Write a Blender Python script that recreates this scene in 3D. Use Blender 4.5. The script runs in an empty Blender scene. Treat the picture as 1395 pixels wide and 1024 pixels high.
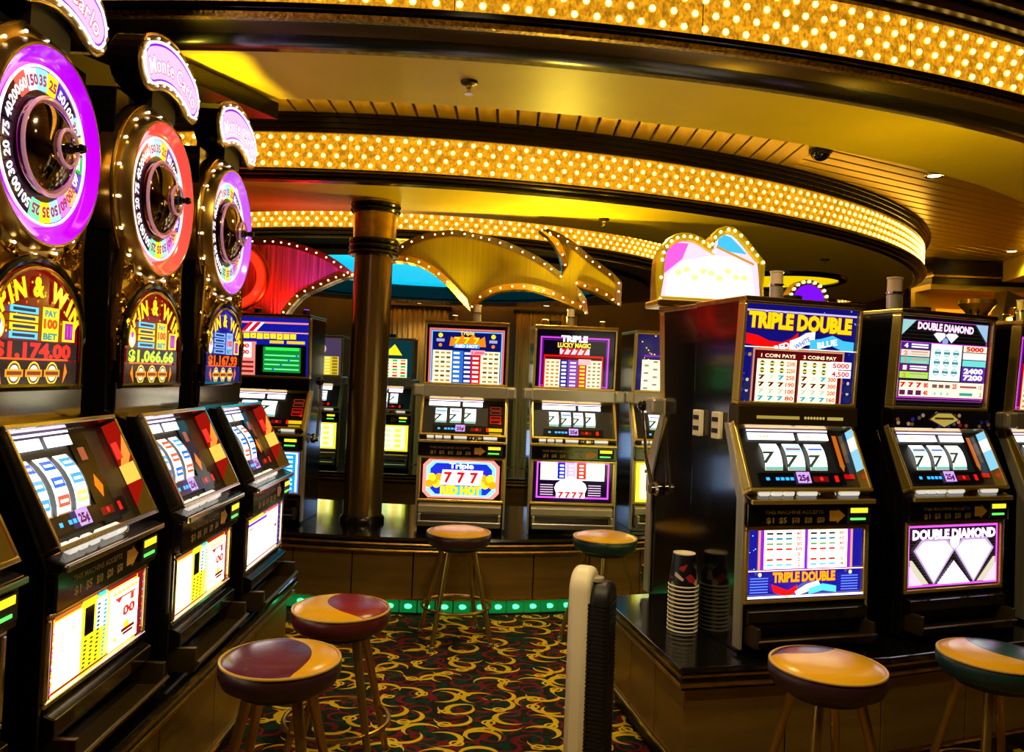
import bpy, bmesh, math, random
from mathutils import Matrix, Vector
PI = math.pi
random.seed(7)
SC = bpy.context.scene
COL = SC.collection

# ------------------------------------------------------------------ camera, world, exposure
cam_d = bpy.data.cameras.new('camera')
cam_d.sensor_width = 36.0
cam_d.lens = 1100.0 / 1395.0 * 36.0
cam_d.shift_y = -31.0 / 1395.0
cam_d.clip_start = 0.05
cam = bpy.data.objects.new('camera', cam_d)
COL.objects.link(cam)
cam.matrix_world = Matrix.Translation((0, 0, 1.5)) @ Matrix.Rotation(PI / 2 + 0.0286, 4, 'X') @ Matrix.Rotation(0.04, 4, 'Z')
SC.camera = cam

W = bpy.data.worlds.new('world')
SC.world = W
W.use_nodes = True
W.node_tree.nodes['Background'].inputs[0].default_value = (1.0, 0.72, 0.25, 1)
W.node_tree.nodes['Background'].inputs[1].default_value = 0.015
SC.view_settings.view_transform = 'Standard'
SC.view_settings.look = 'None'
SC.view_settings.exposure = 0.0
SC.view_settings.gamma = 1.0
SC.view_settings.use_curve_mapping = False

# ------------------------------------------------------------------ materials
MATS = {}
def lin(c):
    return tuple((x / 12.92 if x <= 0.04045 else ((x + 0.055) / 1.055) ** 2.4) for x in c)

def mat(name, base=(0.5, 0.5, 0.5), rough=0.5, metal=0.0, emit=None, es=0.0, coat=0.0, noise=None, aniso=0.0, spec=0.5):
    if name in MATS:
        return MATS[name]
    m = bpy.data.materials.new(name)
    m.use_nodes = True
    nt = m.node_tree
    b = nt.nodes['Principled BSDF']
    b.inputs['Base Color'].default_value = (*base, 1)
    b.inputs['Roughness'].default_value = rough
    b.inputs['Metallic'].default_value = metal
    b.inputs['Specular IOR Level'].default_value = spec
    if coat:
        b.inputs['Coat Weight'].default_value = coat
        b.inputs['Coat Roughness'].default_value = 0.06
    if aniso:
        b.inputs['Anisotropic'].default_value = aniso
    if emit is not None:
        b.inputs['Emission Color'].default_value = (*emit, 1)
        b.inputs['Emission Strength'].default_value = es
    if noise:                     # (scale vec, amount, bump)
        tc = nt.nodes.new('ShaderNodeTexCoord')
        mp = nt.nodes.new('ShaderNodeMapping')
        mp.inputs['Scale'].default_value = noise[0]
        nz = nt.nodes.new('ShaderNodeTexNoise')
        nz.inputs['Scale'].default_value = 1.0
        nz.inputs['Detail'].default_value = 4
        nt.links.new(tc.outputs['Object'], mp.inputs[0])
        nt.links.new(mp.outputs[0], nz.inputs['Vector'])
        rp = nt.nodes.new('ShaderNodeMapRange')
        rp.inputs['To Min'].default_value = 1 - noise[1]
        rp.inputs['To Max'].default_value = 1 + noise[1]
        rp.inputs['From Min'].default_value = 0.3
        rp.inputs['From Max'].default_value = 0.7
        nt.links.new(nz.outputs['Fac'], rp.inputs['Value'])
        vm = nt.nodes.new('ShaderNodeVectorMath')
        vm.operation = 'SCALE'
        vm.inputs[0].default_value = base
        nt.links.new(rp.outputs[0], vm.inputs['Scale'])
        nt.links.new(vm.outputs[0], b.inputs['Base Color'])
        if noise[2]:
            bp = nt.nodes.new('ShaderNodeBump')
            bp.inputs['Strength'].default_value = noise[2]
            bp.inputs['Distance'].default_value = 0.01
            nt.links.new(nz.outputs['Fac'], bp.inputs['Height'])
            nt.links.new(bp.outputs[0], b.inputs['Normal'])
    MATS[name] = m
    return m

BLACK = mat('black_gloss', (0.0035, 0.003, 0.0025), 0.13, 0, coat=0.3)
BLACKM = mat('black_matte', (0.005, 0.0045, 0.004), 0.5)
CHROME = mat('chrome', (0.72, 0.68, 0.58), 0.14, 1)
SILVER = mat('brushed_silver', (0.55, 0.51, 0.36), 0.32, 0.65, noise=((2, 90, 2), 0.15, 0.05))
GOLD = mat('polished_gold', (0.80, 0.50, 0.07), 0.2, 1)
GOLDD = mat('aged_gold', (0.50, 0.32, 0.06), 0.3, 1, noise=((14, 14, 14), 0.3, 0.1))
BRASS = mat('brushed_brass', (0.55, 0.42, 0.015), 0.33, 0.45, noise=((60, 60, 1), 0.12, 0.05))
CHAMP = mat('champagne_gold', (0.85, 0.62, 0.13), 0.28, 0.85)
BRONZE = mat('dark_bronze', (0.10, 0.065, 0.018), 0.32, 0.8)
MOULD = mat('dark_moulding', (0.010, 0.006, 0.001), 0.22, 0.3)
BEAD = mat('glitter_bead', (0.42, 0.25, 0.03), 0.3, 1, noise=((60, 60, 60), 0.7, 0.6))
CREAM = mat('cream_soffit', (0.80, 0.58, 0.02), 0.45, noise=((3, 3, 3), 0.05, 0))
PLANKM = mat('gold_plank', (0.66, 0.46, 0.008), 0.32, 0.6, noise=((4, 0.5, 4), 0.25, 0.02))
BULB = mat('warm_bulb', (1, 0.8, 0.3), 0.3, emit=(1.0, 0.58, 0.09), es=9.0)
BULBW = mat('white_bulb', (1, 0.95, 0.9), 0.3, emit=(1.0, 0.9, 1.0), es=5.0)
BULBS = mat('sign_bulb', (1, 0.9, 0.6), 0.3, emit=(1.0, 0.85, 0.5), es=5.0)
WHITEP = mat('white_plastic', (0.85, 0.76, 0.5), 0.35)
BUTTON = mat('lit_button', (0.8, 0.8, 0.75), 0.3, emit=(0.9, 0.85, 0.75), es=0.75)
PURPLEDECK = mat('deck_plastic', (0.012, 0.009, 0.014), 0.12, coat=0.5)
WOODP = mat('plinth_panel', (0.23, 0.14, 0.028), 0.3, 0.5, noise=((1.2, 1.2, 14), 0.2, 0.02))
GREEN = mat('green_glass', (0.02, 0.3, 0.08), 0.1, emit=(0.0, 0.55, 0.12), es=0.2)
GREENL = mat('green_lamp', (0.2, 0.9, 0.4), 0.2, emit=(0.05, 1.0, 0.25), es=3.5)
LED_R = mat('red_led', (0.3, 0, 0), 0.3, emit=(1, 0.03, 0.01), es=2.5)
LED_G = mat('green_led', (0, 0.3, 0), 0.3, emit=(0.1, 1, 0.1), es=2.0)
LED_Y = mat('yellow_led', (0.3, 0.3, 0), 0.3, emit=(1, 0.75, 0.02), es=1.3)
CYAN = mat('cyan_light_panel', (0.1, 0.6, 0.8), 0.5, emit=(0.0, 0.62, 0.95), es=1.0)
YPANEL = mat('yellow_cove_panel', (0.8, 0.6, 0.1), 0.5, emit=(1.0, 0.72, 0.0), es=0.9)
NEONR = mat('red_neon', (0.8, 0.05, 0.02), 0.2, emit=(1, 0.02, 0.005), es=2.2)
WALLM = mat('bronze_wall', (0.14, 0.075, 0.02), 0.45, 0.2, noise=((2, 2, 0.6), 0.3, 0))
CURT = mat('gold_curtain', (0.65, 0.40, 0.10), 0.55, noise=((30, 30, 1), 0.35, 0.3))

def panel_mat():
    # gold backing; the bulbs' light on it is put in as noisy emission
    m = bpy.data.materials.new('bulb_glow_backing')
    m.use_nodes = True
    nt = m.node_tree
    b = nt.nodes['Principled BSDF']
    b.inputs['Base Color'].default_value = (0.5, 0.3, 0.03, 1)
    b.inputs['Roughness'].default_value = 0.2
    b.inputs['Metallic'].default_value = 0.5
    tc = nt.nodes.new('ShaderNodeTexCoord')
    nz = nt.nodes.new('ShaderNodeTexNoise')
    nz.inputs['Scale'].default_value = 26
    nz.inputs['Detail'].default_value = 6
    nt.links.new(tc.outputs['Object'], nz.inputs['Vector'])
    mp = nt.nodes.new('ShaderNodeMapping')
    mp.inputs['Scale'].default_value = (90, 90, 60)
    nt.links.new(tc.outputs['Object'], mp.inputs[0])
    n2 = nt.nodes.new('ShaderNodeTexNoise')
    n2.inputs['Scale'].default_value = 1.0
    nt.links.new(mp.outputs[0], n2.inputs['Vector'])
    mul = nt.nodes.new('ShaderNodeMath')
    mul.operation = 'MULTIPLY'
    nt.links.new(nz.outputs['Fac'], mul.inputs[0])
    nt.links.new(n2.outputs['Fac'], mul.inputs[1])
    mr = nt.nodes.new('ShaderNodeMapRange')
    mr.inputs['From Min'].default_value = 0.14
    mr.inputs['From Max'].default_value = 0.4
    mr.inputs['To Min'].default_value = 0.3
    mr.inputs['To Max'].default_value = 1.15
    nt.links.new(mul.outputs[0], mr.inputs['Value'])
    b.inputs['Emission Color'].default_value = (1.0, 0.42, 0.012, 1)
    nt.links.new(mr.outputs[0], b.inputs['Emission Strength'])
    return m
BACKGLOW = panel_mat()

def attr_mat(name, strength, rough=0.12):
    m = bpy.data.materials.new(name)
    m.use_nodes = True
    nt = m.node_tree
    b = nt.nodes['Principled BSDF']
    a = nt.nodes.new('ShaderNodeAttribute')
    a.attribute_name = 'Col'
    nt.links.new(a.outputs['Color'], b.inputs['Emission Color'])
    b.inputs['Emission Strength'].default_value = strength
    mm = nt.nodes.new('ShaderNodeVectorMath')
    mm.operation = 'SCALE'
    mm.inputs['Scale'].default_value = 0.12
    nt.links.new(a.outputs['Color'], mm.inputs[0])
    nt.links.new(mm.outputs[0], b.inputs['Base Color'])
    b.inputs['Roughness'].default_value = rough
    return m
LIT = attr_mat('backlit_print', 1.35)
LITB = attr_mat('backlit_print_bright', 2.6)
LITD = attr_mat('backlit_print_soft', 0.9)

def print_mat():
    m = bpy.data.materials.new('surface_print')
    m.use_nodes = True
    nt = m.node_tree
    b = nt.nodes['Principled BSDF']
    a = nt.nodes.new('ShaderNodeAttribute')
    a.attribute_name = 'Col'
    nt.links.new(a.outputs['Color'], b.inputs['Base Color'])
    b.inputs['Roughness'].default_value = 0.35
    return m
PRINT = print_mat()

# ------------------------------------------------------------------ mesh helpers
class MB:
    def __init__(s):
        s.v = []; s.f = []; s.c = []
    def add(s, vs, fs, M=None, col=None):
        o = len(s.v)
        s.v += [tuple(M @ Vector(v)) if M is not None else tuple(v) for v in vs]
        for f in fs:
            s.f.append([i + o for i in f]); s.c.append(col)
    def box(s, x0, x1, y0, y1, z0, z1, M=None, col=None):
        vs = [(x, y, z) for x in (x0, x1) for y in (y0, y1) for z in (z0, z1)]
        s.add(vs, [(0, 1, 3, 2), (4, 6, 7, 5), (0, 4, 5, 1), (2, 3, 7, 6), (0, 2, 6, 4), (1, 5, 7, 3)], M, col)
    def prism(s, poly, a0, a1, axis='x', M=None, col=None):
        # poly in the two remaining axes; extruded along axis from a0 to a1
        def P(p, a):
            return {'x': (a, p[0], p[1]), 'y': (p[0], a, p[1]), 'z': (p[0], p[1], a)}[axis]
        n = len(poly)
        vs = [P(p, a0) for p in poly] + [P(p, a1) for p in poly]
        fs = [tuple(range(n - 1, -1, -1)), tuple(range(n, 2 * n))]
        fs += [(i, (i + 1) % n, n + (i + 1) % n, n + i) for i in range(n)]
        s.add(vs, fs, M, col)
    def lathe(s, prof, n=24, M=None, a0=0, a1=2 * PI, col=None):
        full = abs(a1 - a0 - 2 * PI) < 1e-6
        m = n if full else n + 1
        vs = []
        for i in range(m):
            a = a0 + (a1 - a0) * i / n
            vs += [(r * math.cos(a), r * math.sin(a), z) for r, z in prof]
        k = len(prof); fs = []
        for i in range(n):
            j = (i + 1) % m
            for q in range(k - 1):
                fs.append((i * k + q, j * k + q, j * k + q + 1, i * k + q + 1))
        s.add(vs, fs, M, col)
    def tube(s, pts, r, n=8, closed=False, M=None, col=None, taper=None):
        P = [Vector(p) for p in pts]; k = len(P); vs = []; fs = []
        for i, p in enumerate(P):
            if closed: t = P[(i + 1) % k] - P[i - 1]
            else: t = P[min(i + 1, k - 1)] - P[max(i - 1, 0)]
            t.normalize()
            up = Vector((0, 0, 1)) if abs(t.z) < 0.9 else Vector((1, 0, 0))
            a = t.cross(up).normalized(); b = t.cross(a)
            rr = r if taper is None else r + (taper - r) * i / (k - 1)
            vs += [tuple(p + rr * (math.cos(2 * PI * q / n) * a + math.sin(2 * PI * q / n) * b)) for q in range(n)]
        for i in range(k if closed else k - 1):
            j = (i + 1) % k
            for q in range(n):
                fs.append((i * n + q, i * n + (q + 1) % n, j * n + (q + 1) % n, j * n + q))
        if not closed:
            fs.append(tuple(range(n - 1, -1, -1))); fs.append(tuple(range((k - 1) * n, k * n)))
        s.add(vs, fs, M, col)
    def torus(s, R, r, n=32, m=8, M=None, sy=1.0):
        s.tube([(R * math.cos(2 * PI * i / n), R * sy * math.sin(2 * PI * i / n), 0) for i in range(n)], r, m, True, M)
    def ball(s, c, r, M=None, n=8, col=None):
        prof = [(max(1e-4, r * math.sin(PI * i / (n // 2))), -r * math.cos(PI * i / (n // 2))) for i in range(n // 2 + 1)]
        T = Matrix.Translation(c)
        s.lathe(prof, n, (M @ T) if M is not None else T, col=col)
    def build(s, name, m, parent=None, smooth=False, bevel=0.0, seg=2):
        me = bpy.data.meshes.new(name)
        me.from_pydata(s.v, [], s.f)
        if any(c is not None for c in s.c):
            at = me.color_attributes.new('Col', 'FLOAT_COLOR', 'CORNER')
            for p, c in zip(me.polygons, s.c):
                cc = (*(c or (0, 0, 0)), 1)
                for li in p.loop_indices:
                    at.data[li].color = cc
        bm = bmesh.new(); bm.from_mesh(me)
        if not any(c is not None for c in s.c):
            bmesh.ops.recalc_face_normals(bm, faces=bm.faces)
        bm.to_mesh(me); bm.free()
        if smooth:
            me.polygons.foreach_set('use_smooth', [True] * len(me.polygons))
            try: me.set_sharp_from_angle(angle=math.radians(40))
            except Exception: pass
        me.materials.append(m)
        o = bpy.data.objects.new(name, me)
        COL.objects.link(o)
        if parent is not None: o.parent = parent
        if bevel:
            b = o.modifiers.new('bevel', 'BEVEL'); b.width = bevel; b.segments = seg; b.limit_method = 'ANGLE'
        return o

def tag(o, label=None, cat=None, group=None, kind=None):
    if label: o['label'] = label
    if cat: o['category'] = cat
    if group: o['group'] = group
    if kind: o['kind'] = kind
    return o
def empty(name, loc=(0, 0, 0), rz=0.0, parent=None):
    o = bpy.data.objects.new(name, None); COL.objects.link(o)
    o.location = loc; o.rotation_euler = (0, 0, rz); o.empty_display_size = 0.1
    if parent is not None: o.parent = parent
    return o
def dup(o, loc, parent, rot=None):
    c = o.copy(); COL.objects.link(c); c.parent = parent; c.location = loc
    if rot: c.rotation_euler = rot
    return c

# ------------------------------------------------------------------ flat print on glass
GL = {}
def glyph(s, bold):
    k = (s, bold)
    if k in GL: return GL[k]
    cu = bpy.data.curves.new('lettering', 'FONT')
    cu.body = s; cu.size = 1; cu.resolution_u = 2; cu.offset = bold; cu.align_x = 'CENTER'
    cu.dimensions = '2D'; cu.fill_mode = 'FRONT'
    ob = bpy.data.objects.new('lettering', cu)
    me = ob.to_mesh()
    vs = [(v.co.x, v.co.y) for v in me.vertices]
    fs = [tuple(p.vertices) for p in me.polygons]
    ob.to_mesh_clear()
    bpy.data.objects.remove(ob); bpy.data.curves.remove(cu)
    GL[k] = (vs, fs)
    return GL[k]

class Art:
    """flat artwork w x h, front faces -Y; lower left corner at u=0, v=0"""
    def __init__(s, w, h, bg=None, eps=0.00012):
        s.w, s.h, s.m, s.k, s.eps = w, h, MB(), 0, eps
        if bg: s.rect(0, 0, 1, 1, bg)
    def L(s):
        s.k += 1
        return -s.k * s.eps
    def P(s, u, v, y): return ((u - 0.5) * s.w, y, v * s.h)
    def poly(s, pts, c):
        y = s.L()
        s.m.add([s.P(u, v, y) for u, v in pts], [tuple(range(len(pts)))], None, lin(c))
    def rect(s, u0, v0, u1, v1, c): s.poly([(u0, v0), (u1, v0), (u1, v1), (u0, v1)], c)
    def frame(s, u0, v0, u1, v1, t, c):
        tx = t * s.h / s.w
        s.rect(u0, v0, u1, v0 + t, c); s.rect(u0, v1 - t, u1, v1, c)
        s.rect(u0, v0, u0 + tx, v1, c); s.rect(u1 - tx, v0, u1, v1, c)
    def ell(s, u, v, r, c, asp=1.0, n=14):
        # r relative to the height
        q = s.h / s.w
        s.poly([(u + r * asp * q * math.cos(2 * PI * i / n), v + r * math.sin(2 * PI * i / n)) for i in range(n)], c)
    def text(s, t, u, v, h, c, w=None, bold=0.02, rot=0.0, out=None, shear=0.0):
        # v is the baseline, h the capital height and w the full width, in panel units
        if out:
            s.text(t, u, v, h, out, w, bold + 0.035, rot, None, shear)
        vs, fs = glyph(t, bold)
        if not vs: return
        x0 = min(p[0] for p in vs); x1 = max(p[0] for p in vs)
        sy = h * s.h / 0.70
        sx = sy if w is None else w * s.w / max(1e-6, x1 - x0)
        mx = (x0 + x1) / 2; y = s.L(); cr, sr = math.cos(rot), math.sin(rot)
        cx, cz = (u - 0.5) * s.w, v * s.h
        q = []
        for a, b in vs:
            X = (a - mx) * sx + b * sy * shear; Z = b * sy
            q.append((cx + X * cr - Z * sr, y, cz + X * sr + Z * cr))
        s.m.add(q, fs, None, lin(c))
    def arc_text(s, t, u, v, R, h, c, a0, a1, bold=0.03, out=None):
        # letters along an arc of radius R (metres) about (u,v), from angle a0 to a1
        wd = []
        for ch in t:
            if ch == ' ': wd.append(0.28); continue
            xs = [p[0] for p in glyph(ch, bold)[0]]; wd.append(max(xs) - min(xs) + 0.10)
        tot = sum(wd); acc = 0.0
        for ch, wch in zip(t, wd):
            mid_ = (acc + wch / 2) / tot; acc += wch
            if ch == ' ': continue
            a = a0 + (a1 - a0) * mid_
            uu = u + R * math.cos(a) / s.w; vv = v + R * math.sin(a) / s.h
            s.text(ch, uu, vv, h, c, None, bold, a - PI / 2, out)
    def build(s, name, M, parent, m=None):
        if M is not None: s.m.v = [tuple(M @ Vector(p)) for p in s.m.v]
        return s.m.build(name, m or LIT, parent)

WH = (1, 1, 1); CRM = (1.0, 0.96, 0.78); RED = (0.85, 0.04, 0.04); BLU = (0.05, 0.08, 0.55); NAVY = (0.02, 0.02, 0.22)
YEL = (1.0, 0.85, 0.1); ORG = (1.0, 0.5, 0.05); CYN = (0.35, 0.8, 0.95); PUR = (0.4, 0.08, 0.6); MAG = (0.75, 0.25, 0.8)
BLK = (0.01, 0.01, 0.01); GRN = (0.1, 0.7, 0.25); DRED = (0.35, 0.02, 0.03); PNK = (1.0, 0.5, 0.5); TEAL = (0.1, 0.55, 0.55)
GREY = (0.35, 0.35, 0.35)

def stars(A, n, u0, v0, u1, v1, c=(0.6, 0.7, 1.0), r=0.006):
    for _ in range(n):
        A.ell(random.uniform(u0, u1), random.uniform(v0, v1), r * random.uniform(0.5, 1.4), c, n=5)

def cells(A, u0, v0, u1, v1, nu, nv, cols, dot=0.55, txt=None):
    du, dv = (u1 - u0) / nu, (v1 - v0) / nv
    for j in range(nv):
        for i in range(nu):
            c = cols[(i + j * nu) % len(cols)]
            u, v = u0 + (i + 0.5) * du, v0 + (j + 0.5) * dv
            A.rect(u - du * dot / 2, v - dv * dot / 2, u + du * dot / 2, v + dv * dot / 2, c)

def top_triple_double(A):
    A.rect(0, 0, 1, 1, (0.06, 0.05, 0.4)); stars(A, 40, 0.0, 0.0, 1, 1)
    A.rect(0.01, 0.925, 0.99, 0.945, (0.75, 0.7, 1.0))
    A.text('TRIPLE DOUBLE', 0.49, 0.76, 0.15, (1, 0.78, 0.05), 0.92, 0.06, -0.015, (0.45, 0.1, 0.02))
    def rib(pts, t, c):
        A.poly([(u, v) for u, v in pts] + [(u, v - t) for u, v in reversed(pts)], c)
    rib([(0.02, 0.70), (0.12, 0.68), (0.22, 0.63), (0.33, 0.62), (0.42, 0.67), (0.47, 0.73)], 0.11, RED)
    rib([(0.40, 0.64), (0.48, 0.68), (0.54, 0.73), (0.62, 0.75)], 0.13, WH)
    rib([(0.58, 0.66), (0.68, 0.68), (0.78, 0.72), (0.88, 0.67), (0.98, 0.66)], 0.11, (0.25, 0.7, 0.95))
    A.text('RED', 0.34, 0.545, 0.06, WH, 0.13, 0.04, 0.3); A.text('BLUE', 0.74, 0.60, 0.06, WH, 0.18, 0.04, 0.2)
    A.text('WHITE', 0.52, 0.60, 0.05, (0.2, 0.4, 0.8), 0.15, 0.03, 0.5)
    A.rect(0.0, 0.555, 1.0, 0.565, CRM)
    A.rect(0.09, 0.0, 0.90, 0.55, (0.75, 0.5, 0.35)); A.rect(0.105, 0.0, 0.885, 0.53, (0.2, 0.03, 0.1)); A.rect(0.12, 0.0, 0.87, 0.515, DRED)
    A.text('1 COIN PAYS', 0.31, 0.46, 0.035, CRM, 0.30); A.text('2 COINS PAY', 0.68, 0.46, 0.035, CRM, 0.30)
    for k, x in enumerate((0.13, 0.50)):
        A.rect(x, 0.0, x + 0.345, 0.44, (1, 1, 0.82))
        vals = (['2500', '2250', '250', '190', '100', '80'], ['5000', '4500', '300', '300', '200', '160'])[k]
        for j, val in enumerate(vals):
            v = 0.375 - j * 0.072
            for i in range(3):
                u = x + 0.045 + i * 0.085
                if j < 2: A.ell(u, v + 0.022, 0.028, (0.25, 0.25, 0.05)); A.rect(u - 0.022, v + 0.012, u + 0.022, v + 0.03, (0.85, 0.8, 0.4))
                else: A.text('7', u, v, 0.042, (DRED, DRED, (0.75, 0.75, 0.7), (0.15, 0.6, 0.7))[(j - 2) % 4] if j != 2 else (DRED, (0.8, 0.8, 0.75), (0.15, 0.6, 0.7))[i], 0.055, 0.06)
            if not (k == 1 and j < 2): A.text(val, x + 0.295, v, 0.042, RED, 0.075, 0.03)
    A.rect(0.77, 0.365, 0.96, 0.445, WH); A.text('5000', 0.865, 0.38, 0.05, RED, 0.15, 0.03)
    A.rect(0.765, 0.275, 0.96, 0.355, WH); A.text('4,500', 0.865, 0.29, 0.05, RED, 0.16, 0.03)
    for u in (0.045, 0.94):
        for v in (0.05, 0.16): A.ell(u, v, 0.045, (0.1, 0.12, 0.3)); A.ell(u, v + 0.06, 0.018, (0.75, 0.7, 0.4))
    A.ell(0.05, 0.48, 0.02, (0.6, 0.5, 0.2))

def belly_triple_double(A):
    A.rect(0, 0, 1, 1, (0.06, 0.05, 0.42)); stars(A, 30, 0.0, 0.4, 1, 1, (0.5, 0.8, 1.0), 0.012)
    A.rect(0.09, 0.42, 0.91, 1.0, (0.7, 0.45, 0.3)); A.rect(0.11, 0.42, 0.89, 1.0, PUR)
    for k, x in enumerate((0.14, 0.51)):
        A.rect(x, 0.43, x + 0.345, 0.99, (1, 1, 0.88))
        for j in range(7):
            v = 0.925 - j * 0.075
            for i in range(3): A.rect(x + 0.02 + i * 0.08, v, x + 0.075 + i * 0.08, v + 0.03, [(0.1, 0.1, 0.1), (0.1, 0.35, 0.45), (0.3, 0.5, 0.3), (0.7, 0.1, 0.1), (0.8, 0.75, 0.6), (0.7, 0.1, 0.1), (0.3, 0.6, 0.7)][j])
            A.text((['40', '70', '30', '10', '5', '2', '2'], ['80', '60', '40', '20', '10', '5', '4'])[k][j], x + 0.295, v - 0.01, 0.05, RED, 0.05 if j < 4 else 0.025, 0.03)
    A.rect(0, 0.405, 1, 0.42, (1, 0.75, 0.6))
    A.text('TRIPLE DOUBLE', 0.48, 0.25, 0.13, ORG, 0.54, 0.05, 0, (0.5, 0.1, 0.02))
    A.poly([(0.2, 0.22), (0.34, 0.12), (0.42, 0.2), (0.42, 0.1), (0.34, 0.03), (0.22, 0.1)], RED)
    A.poly([(0.40, 0.10), (0.5, 0.2), (0.6, 0.25), (0.62, 0.18), (0.52, 0.1), (0.42, 0.04)], WH)
    A.poly([(0.52, 0.14), (0.64, 0.2), (0.76, 0.16), (0.76, 0.07), (0.64, 0.1), (0.52, 0.05)], (0.25, 0.7, 0.95))
    for u in (0.1, 0.88): 
        for q in range(6): A.rect(u - 0.08, 0.1 + q * 0.04, u + 0.07, 0.115 + q * 0.04, (0.3, 0.4, 0.8))
        A.ell(u, 0.36, 0.03, (0.8, 0.75, 0.4))
    A.rect(0, 0.02, 1, 0.05, CRM); A.rect(0, 0.0, 1, 0.02, NAVY)

def gem(A, u, v, w, h, c, line):
    A.poly([(u - w / 2, v + h * 0.25), (u - w * 0.3, v + h / 2), (u + w * 0.3, v + h / 2), (u + w / 2, v + h * 0.25), (u, v - h / 2)], line)
    k = 0.88
    A.poly([(u - w / 2 * k, v + h * 0.25), (u - w * 0.3 * k, v + h / 2 * k), (u + w * 0.3 * k, v + h / 2 * k), (u + w / 2 * k, v + h * 0.25), (u, v - h / 2 * k)], c)

def top_double_diamond(A):
    A.rect(0, 0, 1, 1, (0.03, 0.025, 0.03)); A.frame(0.02, 0.06, 0.98, 0.97, 0.012, MAG)
    for q in range(24): A.rect(0, 0.02 + q * 0.041, 1, 0.028 + q * 0.041, (0.12, 0.11, 0.07))
    A.poly([(0.03, 0.79), (0.03, 0.96), (0.17, 0.96)], (0.55, 0.75, 0.75)); A.poly([(0.97, 0.76), (0.97, 0.96), (0.83, 0.96)], (0.55, 0.7, 0.8))
    A.text('DOUBLE DIAMOND', 0.5, 0.86, 0.075, (1, 0.85, 0.95), 0.62, 0.05, -0.02, (0.35, 0.1, 0.4))
    gem(A, 0.44, 0.785, 0.16, 0.12, WH, (0.3, 0.2, 0.3)); gem(A, 0.57, 0.785, 0.16, 0.12, WH, (0.3, 0.2, 0.3))
    A.ell(0.5, 0.74, 0.045, (0.5, 0.6, 0.8))
    A.rect(0.02, 0.09, 0.98, 0.72, MAG); A.rect(0.03, 0.10, 0.97, 0.71, (0.1, 0.05, 0.12))
    for j, c in enumerate(((0.25, 0.12, 0.5), (0.95, 0.8, 0.75), (0.35, 0.75, 0.7), (0.4, 0.08, 0.45), (0.6, 0.85, 0.2))):
        v = 0.64 - j * 0.082
        A.rect(0.035, v, 0.34, v + 0.072, c)
        A.text('43210'[j] if j in (0, 3) else '2', 0.085, v + 0.012, 0.045, WH if j in (0, 3) else (0.8, 0.5, 0.4), 0.04, 0.05)
        A.rect(0.14, v + 0.042, 0.32, v + 0.058, WH if j in (0, 3) else (0.7, 0.6, 0.5)); A.rect(0.14, v + 0.014, 0.32, v + 0.03, WH if j in (0, 3) else (0.75, 0.7, 0.6))
    A.rect(0.35, 0.30, 0.69, 0.71, (0.97, 1, 1))
    for j in range(3):
        for i in range(3):
            u, v = 0.42 + i * 0.10, 0.395 + j * 0.108
            A.ell(u, v, 0.043, (0.35, 0.65, 0.65)); A.ell(u, v, 0.034, (0.8, 0.93, 0.93)); A.rect(u - 0.035, v - 0.012, u + 0.035, v + 0.014, (0.25, 0.5, 0.5))
    A.rect(0.70, 0.64, 0.965, 0.71, (1, 0.9, 0.75)); A.text('5000', 0.83, 0.65, 0.05, RED, 0.2, 0.05)
    A.rect(0.70, 0.555, 0.965, 0.63, (1, 0.95, 0.95)); A.rect(0.70, 0.475, 0.965, 0.545, (0.4, 0.8, 0.78))
    A.rect(0.70, 0.30, 0.965, 0.465, (0.35, 0.15, 0.6)); A.text('2400', 0.83, 0.395, 0.055, WH, 0.22, 0.05); A.text('7200', 0.83, 0.32, 0.055, WH, 0.22, 0.05)
    A.rect(0.035, 0.11, 0.965, 0.285, (1, 0.93, 0.8))
    for i in range(3):
        A.text('7', 0.07 + i * 0.085, 0.215, 0.05, RED, 0.06, 0.06); A.rect(0.04 + i * 0.085, 0.125, 0.10 + i * 0.085, 0.18, (0.35, 0.1, 0.3))
        A.rect(0.385 + i * 0.07, 0.215, 0.44 + i * 0.07, 0.255, (0.45, 0.3, 0.3)); A.ell(0.42 + i * 0.07, 0.15, 0.018, (0.5, 0.75, 0.7))
    A.text('80', 0.315, 0.215, 0.05, RED, 0.05, 0.05); A.text('40', 0.315, 0.13, 0.05, RED, 0.05, 0.05); A.text('25', 0.63, 0.215, 0.05, RED, 0.05, 0.05)
    A.rect(0.69, 0.225, 0.88, 0.25, (0.6, 0.3, 0.3)); A.rect(0.69, 0.135, 0.84, 0.17, (0.2, 0.6, 0.5)); A.text('10', 0.92, 0.215, 0.045, RED, 0.04); A.text('2', 0.93, 0.13, 0.045, RED, 0.03)

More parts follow.
